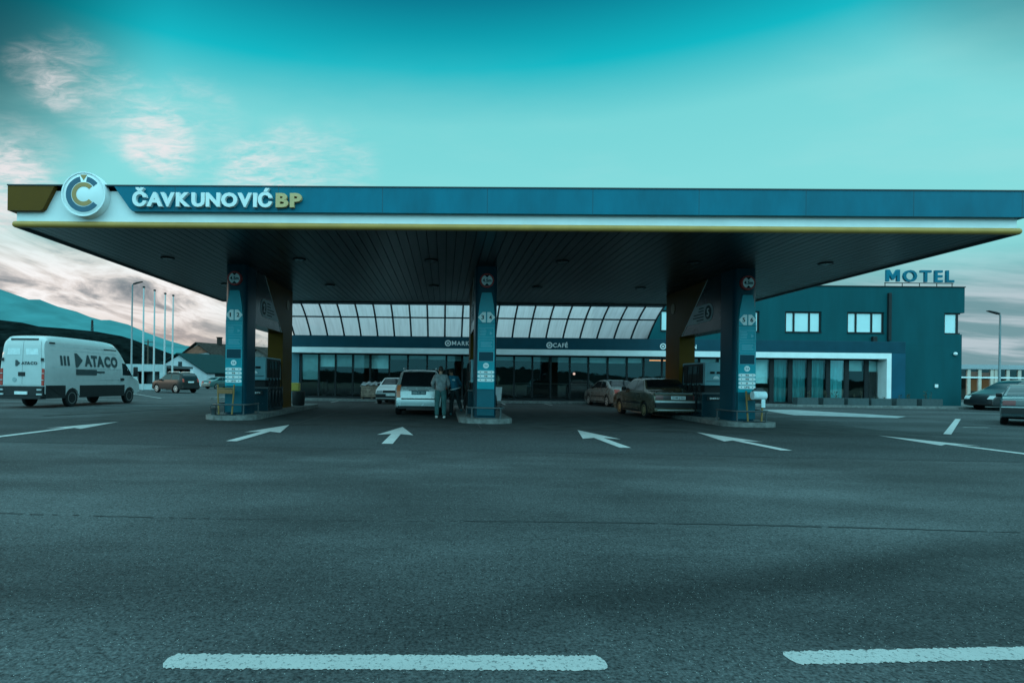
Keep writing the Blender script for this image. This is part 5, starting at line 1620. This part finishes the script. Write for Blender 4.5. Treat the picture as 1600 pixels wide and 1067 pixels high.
m.build('plastic_cover', mat('plastic_film', (.36, .36, .37), .3, 0, .3, 6, .3, 12), t)
pt = D(778, 612, 34.9)
t = thing('tall_planter', 'tall tapered pale planter pot standing before the shop doors', 'planter', (pt.x, 34.9, .13))
MB().prism([(pt.x - .17, .131), (pt.x + .17, .131), (pt.x + .235, .95), (pt.x - .235, .95)], 34.7, 35.1).build('pot', mat('pot_white', (.40, .43, .44), .6, 0, .1, 4), t)
MB().box(pt.x - .2, pt.x + .2, 34.73, 35.07, .952, .965).build('soil', MATS['soil'], t)
m = MB(); r_ = random.Random(8)
for i in range(26):
    a = r_.uniform(0, 6.28); l = r_.uniform(.25, .75)
    b0 = Vector((pt.x, 34.9, .96)); e = b0 + Vector((math.cos(a) * l * .35, math.sin(a) * l * .3, l)); s_ = Vector((-math.sin(a), math.cos(a), 0)) * .018
    m.add([b0 - s_, b0 + s_, (b0 + e) / 2 + s_ * 1.5 + Vector((0, 0, .08)), e, (b0 + e) / 2 - s_ * 1.5 + Vector((0, 0, .08))], [(0, 1, 2, 3, 4)])
m.build('leaves', mat('dark_leaf', (.03, .06, .04), .6, 0, .4, 10), t)

# ------------------------------------------------------------------ poles and lamps
YP = 55.0
for i, (p0, ptop, pb_) in enumerate(((223.5, 450, 611), (240.5, 455, 611), (257, 460, 606), (269.5, 463, 606))):
    b_ = D(p0, 560, YP + i * 1.2)
    zt = D(p0, ptop, YP + i * 1.2).z
    t = thing('flagpole', ['bare white flagpole closest to the tall street lamp, leftmost of four', 'bare white flagpole, second from the street lamp', 'bare white flagpole, third from the street lamp', 'bare white flagpole nearest the houses, rightmost of four'][i], 'flagpole', (b_.x, YP + i * 1.2, 0), 0, 'white flagpoles in a row')
    MB().tube([(b_.x, YP + i * 1.2, 0), (b_.x, YP + i * 1.2, zt * .5), (b_.x, YP + i * 1.2, zt)], [.10, .085, .06], 10).build('pole', mat('pole_white', (.40, .44, .45), .4, .1, .05, 2), t, smooth=40)
    MB().lathe([(.08, zt), (.13, zt + .05), (.12, zt + .14), (.03, zt + .18)], 10, (b_.x, YP + i * 1.2, 0)).build('cap', DARK, t, smooth=40)
    MB().lathe([(.22, 0), (.22, .05), (.14, .08)], 12, (b_.x, YP + i * 1.2, 0)).build('base', STEEL, t, smooth=40)


def lamp_post(x, y, hh, sx, label):
    t = thing('street_lamp', label, 'street lamp', (x, y, 0))
    MB().tube([(x, y, 0), (x, y, 1.2), (x, y, 1.25), (x, y, hh)], [.13, .12, .085, .06], 10).tube([(x, y, hh - .02), (x + sx * .2, y, hh + .07)], .04, 8).build('pole', mat('lamp_pole', (.16, .19, .20), .5, .3, .1, 2), t, smooth=40)
    MB().prism([(x + sx * .12, hh + .03), (x + sx * .90, hh + .26), (x + sx * .93, hh + .31), (x + sx * .4, hh + .21), (x + sx * .10, hh + .11)], y - .14, y + .14).build('lamp_head', DARK, t)


bl = D(205.5, 560, 52); lamp_post(bl.x, 52, D(205.5, 445, 52).z, 1, 'tall street lamp with slanted head left of the flagpoles')
bl = D(1562, 560, 44); lamp_post(bl.x, 44, D(1562, 492, 44).z, -1, 'slim street lamp with flat head standing right of the motel')

# ------------------------------------------------------------------ background left: shed, houses, trees, hills
sx0, sx1 = D(205, 580, 60).x, D(258, 580, 60).x
t = thing('open_shed', 'low pale flat roofed shed with dark open bays behind the flagpoles', 'shed', ((sx0 + sx1) / 2, 60, 0))
PW = mat('pale_wall', (.34, .40, .41), .85, 0, .15, 1.5)
zt = D(230, 569, 60).z
MB().box(sx0 - 8, sx1, 60, 60.3, zt - .75, zt).build('parapet', PW, t)
MB().box(sx0 - 8, sx1 + .3, 60.31, 66, zt - .35, zt - .1).build('roof', MATS['roof_felt'], t)
MB().box(sx0 - 8, sx1, 65.7, 66, 0, zt - .36).build('back_wall', DARK, t)
for i in range(4):
    x = sx1 - .3 - i * 3.0
    MB().box(x - .3, x + .3, 60.02, 60.28, 0, zt - .752).build('pier', PW, t)
MB().box(sx0 - 8, sx1, 59.6, 59.8, 0, .6).build('low_wall', PW, t)
for i in range(3):
    xx = sx1 - 1.8 - i * 3.0
    q = thing('storage_tank', ['dark upright round tank in the shed bay nearest the houses', 'dark upright round tank in the middle bay of the shed', 'dark upright round tank in the shed bay behind the van nose'][i], 'tank', (xx, 62, 0), 0, 'tanks in the shed')
    MB().lathe([(1.05, 0), (1.1, .1), (1.1, 1.9), (.9, 2.35), (.3, 2.6)], 20, (xx, 62, 0)).build('shell', mat('tank_dark', (.02, .035, .04), .5, 0, .2, 2), q, smooth=40)
    MB().lathe([(.25, 2.58), (.25, 2.68)], 12, (xx, 62, 0)).build('hatch', DARK, q)

ROOFT = mat('green_roof', (.012, .034, .035), .9, 0, .35, 3, .5, 20, .05, stretch=(1, 5, 1))
ROOFB = mat('old_tiles', (.036, .027, .024), .9, 0, .5, 2.5, .5, 20, .05)
PLAS = mat('patchy_plaster', (.30, .30, .31), .9, 0, .55, .6, .4, 12)
RENW = mat('white_render', (.44, .46, .48), .9, 0, .12, 1.0)


def house(name, label, pg, YH, depth, wallm, roofm, apex, le, re, basez, skew, chim=(), windows=(), brick=None):
    """gable facing us: apex, left and right eave given as photo pixels at distance YH; depth runs back, leaning by skew"""
    A, Lp, Rp = D(*apex, YH), D(*le, YH), D(*re, YH)
    t = thing(name, label, 'house', ((Lp.x + Rp.x) / 2, YH, 0))
    off = Vector((skew, depth, 0))
    ft = [Vector((Lp.x, YH, 0)), Vector((Rp.x, YH, 0)), Vector((Rp.x, YH, Rp.z - .15)), Vector((A.x, YH, A.z - .15)), Vector((Lp.x, YH, Lp.z - .15))]
    bk = [p + off for p in ft]
    m = MB().add(ft + bk, [(0, 1, 2, 3, 4), (9, 8, 7, 6, 5), (1, 6, 7, 2), (0, 4, 9, 5)])
    m.build('wall', wallm, t)
    ov = .45
    m = MB()
    f0 = -off.normalized() * .5
    for e in (Lp, Rp):
        d = Vector((e.x - A.x, 0, e.z - A.z)); d2 = d + d.normalized() * ov
        a, b_ = A + f0, A + d2 + f0
        a2, b2 = A + off - f0, A + d2 + off - f0
        up_ = Vector((0, 0, .16))
        m.add([a, b_, b2, a2, a + up_, b_ + up_, b2 + up_, a2 + up_], [(0, 1, 2, 3), (4, 7, 6, 5), (0, 4, 5, 1), (1, 5, 6, 2), (2, 6, 7, 3), (3, 7, 4, 0)])
    rf = m.build('roof', roofm, t)
    for cx_, ch in chim:
        c3 = A + off * cx_
        MB().box(c3.x - .35, c3.x + .35, c3.y - .35, c3.y + .35, c3.z - .6, c3.z + ch).box(c3.x - .45, c3.x + .45, c3.y - .45, c3.y + .45, c3.z + ch + .002, c3.z + ch + .15).build('chimney', ROOFB, rf)
    for (wx0, wy0, wx1, wy1) in windows:
        a, b_ = D(wx0, wy0, YH - .06), D(wx1, wy1, YH - .06)
        w_ = MB().box(a.x, b_.x, YH - .08, YH + .05, b_.z, a.z).build('window', DARK, t)
        MB().box(a.x + .12, b_.x - .12, YH - .09, YH - .082, b_.z + .12, a.z - .12).build('pane', CARGL, w_)
    return t, A, Lp, Rp, off


t, A, Lp, Rp, off = house('old_house', 'large old house with patchy plaster gable, reddish apex and two chimneys', None, 100, 16, PLAS, ROOFB, (309, 536), (284, 556), (358, 574), 0, 9, ((.25, 1.2), (.5, 1.3)), ((331, 590, 336, 600),))
MB().prism([(A.x - 3.0, A.z - 2.2), (A.x + 2.2, A.z - 1.6), (A.x, A.z - .35)], 99.9, 99.98).build('brick_apex', mat('red_brick', (.22, .08, .05), .9, 0, .4, 2), t)
q = mat('wall_side', (.36, .38, .39), .9, 0, .3, 1)
t, A, Lp, Rp, off = house('gabled_house', 'white gabled house with dark green roof in front of the old house', None, 88, 9, RENW, ROOFT, (281, 553), (258, 567), (323, 581), 0, 7.0, (), ((278.5, 565, 284, 572),))
m = MB()
for u0, u1 in ((.12, .32), (.5, .7)):
    a = Vector((Rp.x, 88, 0)) + off * u0; b_ = Vector((Rp.x, 88, 0)) + off * u1
    nn = Vector((off.y, -off.x, 0)).normalized() * .05
    m = MB().add([a + nn + Vector((0, 0, .3)), b_ + nn + Vector((0, 0, .3)), b_ + nn + Vector((0, 0, 2.0)), a + nn + Vector((0, 0, 2.0)), a - nn + Vector((0, 0, .3)), b_ - nn + Vector((0, 0, .3)), b_ - nn + Vector((0, 0, 2.0)), a - nn + Vector((0, 0, 2.0))],
                 [(0, 1, 2, 3), (0, 4, 5, 1), (1, 5, 6, 2), (2, 6, 7, 3), (3, 7, 4, 0)])
    m.build('window', DARK, t)
lx0, lx1 = D(257, 575, 84).x, D(278, 575, 84).x
t2 = thing('garden_shed', 'small dark lean to shed left of the white gabled house', 'shed', ((lx0 + lx1) / 2, 84, 0))
MB().box(lx0, lx1, 84, 86, 0, 2.1).build('wall', DARK, t2); MB().box(lx0 - .3, lx1 + .3, 83.7, 86.3, 2.11, 2.3).build('roof', ROOFT, t2)
house('brown_roofed_house', 'dark house with brown tiled roof seen between the left pump columns', None, 78, 12, mat('brown_wall', (.16, .14, .13), .9, 0, .3, 1), ROOFB, (402, 545), (380, 566), (436, 566), 0, 6)


def tree(name, label, x, y, hh, seed, spread=.5):
    t = thing(name, label, 'tree', (x, y, 0))
    r_ = random.Random(seed)
    tk = MB(); cr_ = MB()

    def grow(p, d, l, rad, lev):
        pts = [p]; rs = [rad]; q = p.copy(); dd = d.copy()
        for i in range(4):
            dd = (dd + Vector((r_.uniform(-.2, .2), r_.uniform(-.2, .2), r_.uniform(-.02, .16)))).normalized()
            q = q + dd * l / 4; pts.append(q.copy()); rs.append(rad * (1 - .16 * (i + 1)))
        (tk if lev < 1 else cr_).tube(pts, rs, 7 if lev < 2 else 4, False)
        if lev < 4:
            for i in range(3 if lev else 5):
                k = r_.uniform(.35, 1.0) if lev else r_.uniform(.45, 1)
                idx = min(3, int(k * 4)); b_ = pts[idx].lerp(pts[idx + 1], k * 4 - idx if k < 1 else 1)
                a = r_.uniform(0, 6.28)
                nd = (dd + Vector((math.cos(a), math.sin(a), r_.uniform(-.1, .4))) * (spread + .25)).normalized()
                grow(b_, nd, l * r_.uniform(.55, .75), rs[idx] * .55, lev + 1)
    grow(Vector((x, y, -.05)), Vector((0, 0, 1)), hh * .42, hh * .022, 0)
    tk.build('trunk', TRUNK, t, smooth=60); cr_.build('crown', TRUNK, t, smooth=60)


bl = D(402, 560, 48); tree('bare_tree', 'leafless tree seen between the left blue and yellow columns', bl.x, 48, 6.6, 4, .75)
bl = D(352, 560, 62); tree('bare_tree', 'thin leafless tree just left of the left pump column', bl.x + .9, 62, 7.5, 9, .7)
# utility pole in the field
bl = D(191, 560, 90)
t = thing('utility_pole', 'thin dark utility pole with crossarms behind the flagpoles', 'utility pole', (D(231, 560, 90).x, 90, 0))
x = D(231, 560, 90).x; zt = D(231, 531, 90).z
MB().tube([(x, 90, 0), (x, 90, zt)], [.16, .10], 8).build('pole', TRUNK, t)
for dz_ in (.3, 1.0): MB().box(x - .9, x + .9, 89.9, 90.02, zt - dz_ - .1, zt - dz_).build('crossarm', TRUNK, t)
t = thing('transmission_mast', 'thin lattice mast on the dark hill above the van roof', 'mast', (D(144, 515, 290).x, 290, D(144, 518, 290).z))
x = D(144, 515, 290).x; z0, z1 = D(144, 519, 290).z, D(144, 500, 290).z
for a in range(3):
    MB().tube([(x + math.cos(a * 2.1) * .8, 290 + math.sin(a * 2.1) * .8, z0 - 4), (x + math.cos(a * 2.1) * .3, 290 + math.sin(a * 2.1) * .3, z1)], .18, 5).build('leg', DARK, t)
for i in range(6):
    z = z0 - 2 + (z1 - z0 + 2) * i / 6
    m = MB()
    for a in range(3): m.tube([(x + math.cos(a * 2.1) * .7, 290 + math.sin(a * 2.1) * .7, z), (x + math.cos(a * 2.1 + 2.1) * .6, 290 + math.sin(a * 2.1 + 2.1) * .6, z + 1.5)], .1, 4)
    m.build('brace', DARK, t)


def ridge(name, prof, Y0, Y1, Yb, m, seed, rough, steps=3):
    """terrain rising from the plain at Y0 to a crest line (photo pixels at distance Y1) and down to Yb"""
    r_ = random.Random(seed)
    xs_ = []
    for a, b_ in zip(prof, prof[1:]):
        for i in range(steps): xs_.append((a[0] + (b_[0] - a[0]) * i / steps, a[1] + (b_[1] - a[1]) * i / steps))
    xs_.append(prof[-1])
    rows = 14
    V = []; F_ = []
    ph = [r_.uniform(0, 6.28) for _ in range(6)]
    for j in range(rows + 1):
        for i, (px__, py__) in enumerate(xs_):
            c_ = D(px__, py__, Y1)
            u = j / (rows - 3)
            if u <= 1:
                y = Y0 + (Y1 - Y0) * u; z = c_.z * (u ** .8)
                sc_ = 4 * u * (1 - u)
                gul = math.sin(i * .9 + ph[0] + u * 2) * .5 + math.sin(i * 2.3 + ph[1]) * .3 + r_.uniform(-.35, .35)
                z += gul * rough * sc_
                x = c_.x * (y / Y1) * .25 + c_.x * .75
            else:
                k = (j - (rows - 3)) / 3
                y = Y1 + (Yb - Y1) * k; z = c_.z * (1 - k); x = c_.x
            V.append((x, y, max(z, -1)))
    nc = len(xs_)
    for j in range(rows):
        for i in range(nc - 1):
            F_.append((j * nc + i, j * nc + i + 1, (j + 1) * nc + i + 1, (j + 1) * nc + i))
    o = MB().add(V, F_).build(name, m, smooth=60)
    return struct(o)


SNOW = mat('snowy_mountain', (.05, .165, .172), .9, 0, .22, .004, .3, .02, .0)
ridge('mountains', [(-900, 430), (-600, 400), (-350, 425), (-150, 440), (0, 452), (20, 459), (45, 468), (62, 468), (90, 479), (120, 487), (140, 495), (158, 500), (172, 500), (200, 507), (230, 520), (260, 531), (290, 540), (330, 545), (380, 552), (450, 566), (560, 575), (700, 582)], 1400, 2600, 3600, SNOW, 2, 14)
WOOD = mat('dark_wooded_hill', (.006, .010, .010), .95, 0, .6, .12, 1.0, .6, 0.0)
hp = [(-900, 500), (-500, 490), (-200, 498), (0, 500), (35, 504), (60, 510), (100, 513), (150, 518), (190, 525), (206, 530), (222, 541), (240, 553), (258, 565), (285, 578), (330, 588)]
ridge('wooded_hill', hp, 150, 270, 420, WOOD, 5, 1.5, 14)
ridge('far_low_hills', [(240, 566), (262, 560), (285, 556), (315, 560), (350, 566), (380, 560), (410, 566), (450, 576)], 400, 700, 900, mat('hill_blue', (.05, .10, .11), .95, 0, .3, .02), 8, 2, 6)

# ------------------------------------------------------------------ background right: glazed hall
YB2 = 63.0
t = thing('glazed_hall', 'distant low glazed hall with beige posts and amber lit bays right of the motel', 'building', (66, YB2, 0))
hx0, hx1 = D(1480, 590, YB2).x, D(1720, 590, YB2).x
zt = D(1550, 570, YB2).z; zg = D(1550, 577, YB2).z; zm = D(1550, 590, YB2).z
BEI = mat('beige_post', (.52, .42, .36), .7, 0, .1, 2)
MB().box(hx0, hx1, YB2 - .2, YB2 + 12, zg, zt).build('roof', mat('roof_fascia', (.30, .32, .34), .6, 0, .1, 1), t)
MB().box(hx0, hx1, YB2 + 6, YB2 + 6.2, 0, zg - .01).build('back_wall', mat('hall_inside', (.10, .085, .07), .9, 0, .5, 1.2), t)
MB().box(hx0, hx1, YB2 - .12, YB2 + .12, zm - .08, zm + .08).build('transom', LETW, t)
for p in (1484, 1513, 1530, 1549, 1555, 1574, 1592, 1612, 1632, 1652, 1672):
    x = D(p, 590, YB2).x
    MB().box(x - .16, x + .16, YB2 - .1, YB2 + .1, 0, zg - .002).build('post', BEI, t)
for p0, p1, k in ((1484, 1513, 0), (1513, 1530, 1), (1530, 1549, 1), (1555, 1574, 0), (1574, 1592, 0), (1592, 1612, 0), (1612, 1632, 0), (1632, 1652, 0)):
    MB().add([(D(p0, 590, YB2).x + .17, YB2, .1), (D(p1, 590, YB2).x - .17, YB2, .1), (D(p1, 590, YB2).x - .17, YB2, zg - .01), (D(p0, 590, YB2).x + .17, YB2, zg - .01)], [(0, 1, 2, 3)]).build('pane', GLASS, t)
for p0, p1, z0, z1 in ((1515, 1529, .9, 2.2), (1532, 1548, .9, 2.2), (1515, 1529, 2.5, 3.1), (1532, 1548, 2.5, 3.0)):
    a, b_ = D(p0, 590, YB2 + 4).x, D(p1, 590, YB2 + 4).x
    MB().box(a, b_, YB2 + 4, YB2 + 4.1, z0, z1).build('lit_display', emit('amber_glow', (.40, .19, .07), .14) if 'amber_glow' not in MATS else MATS['amber_glow'], t)

# wooded hills behind the photographer, met again in the glass of the shop
V = []; F_ = []; r_ = random.Random(4); nc = 90
for j, (yy, k) in enumerate(((-220, 0), (-330, .6), (-430, 1.0), (-560, .8), (-800, 0))):
    for i in range(nc):
        x = -1300 + 2600 * i / (nc - 1)
        V.append((x, yy, max(-1, k * (9 + 3 * math.sin(i * .31) + 2 * math.sin(i * .83 + 1) + r_.uniform(-.6, .6)))))
for j in range(4):
    for i in range(nc - 1): F_.append((j * nc + i, j * nc + i + 1, (j + 1) * nc + i + 1, (j + 1) * nc + i))
struct(MB().add(V, F_).build('southern_hills', mat('hill_forest', (.012, .022, .02), .95, 0, .5, .1, .8, .5, 0.0), smooth=60))
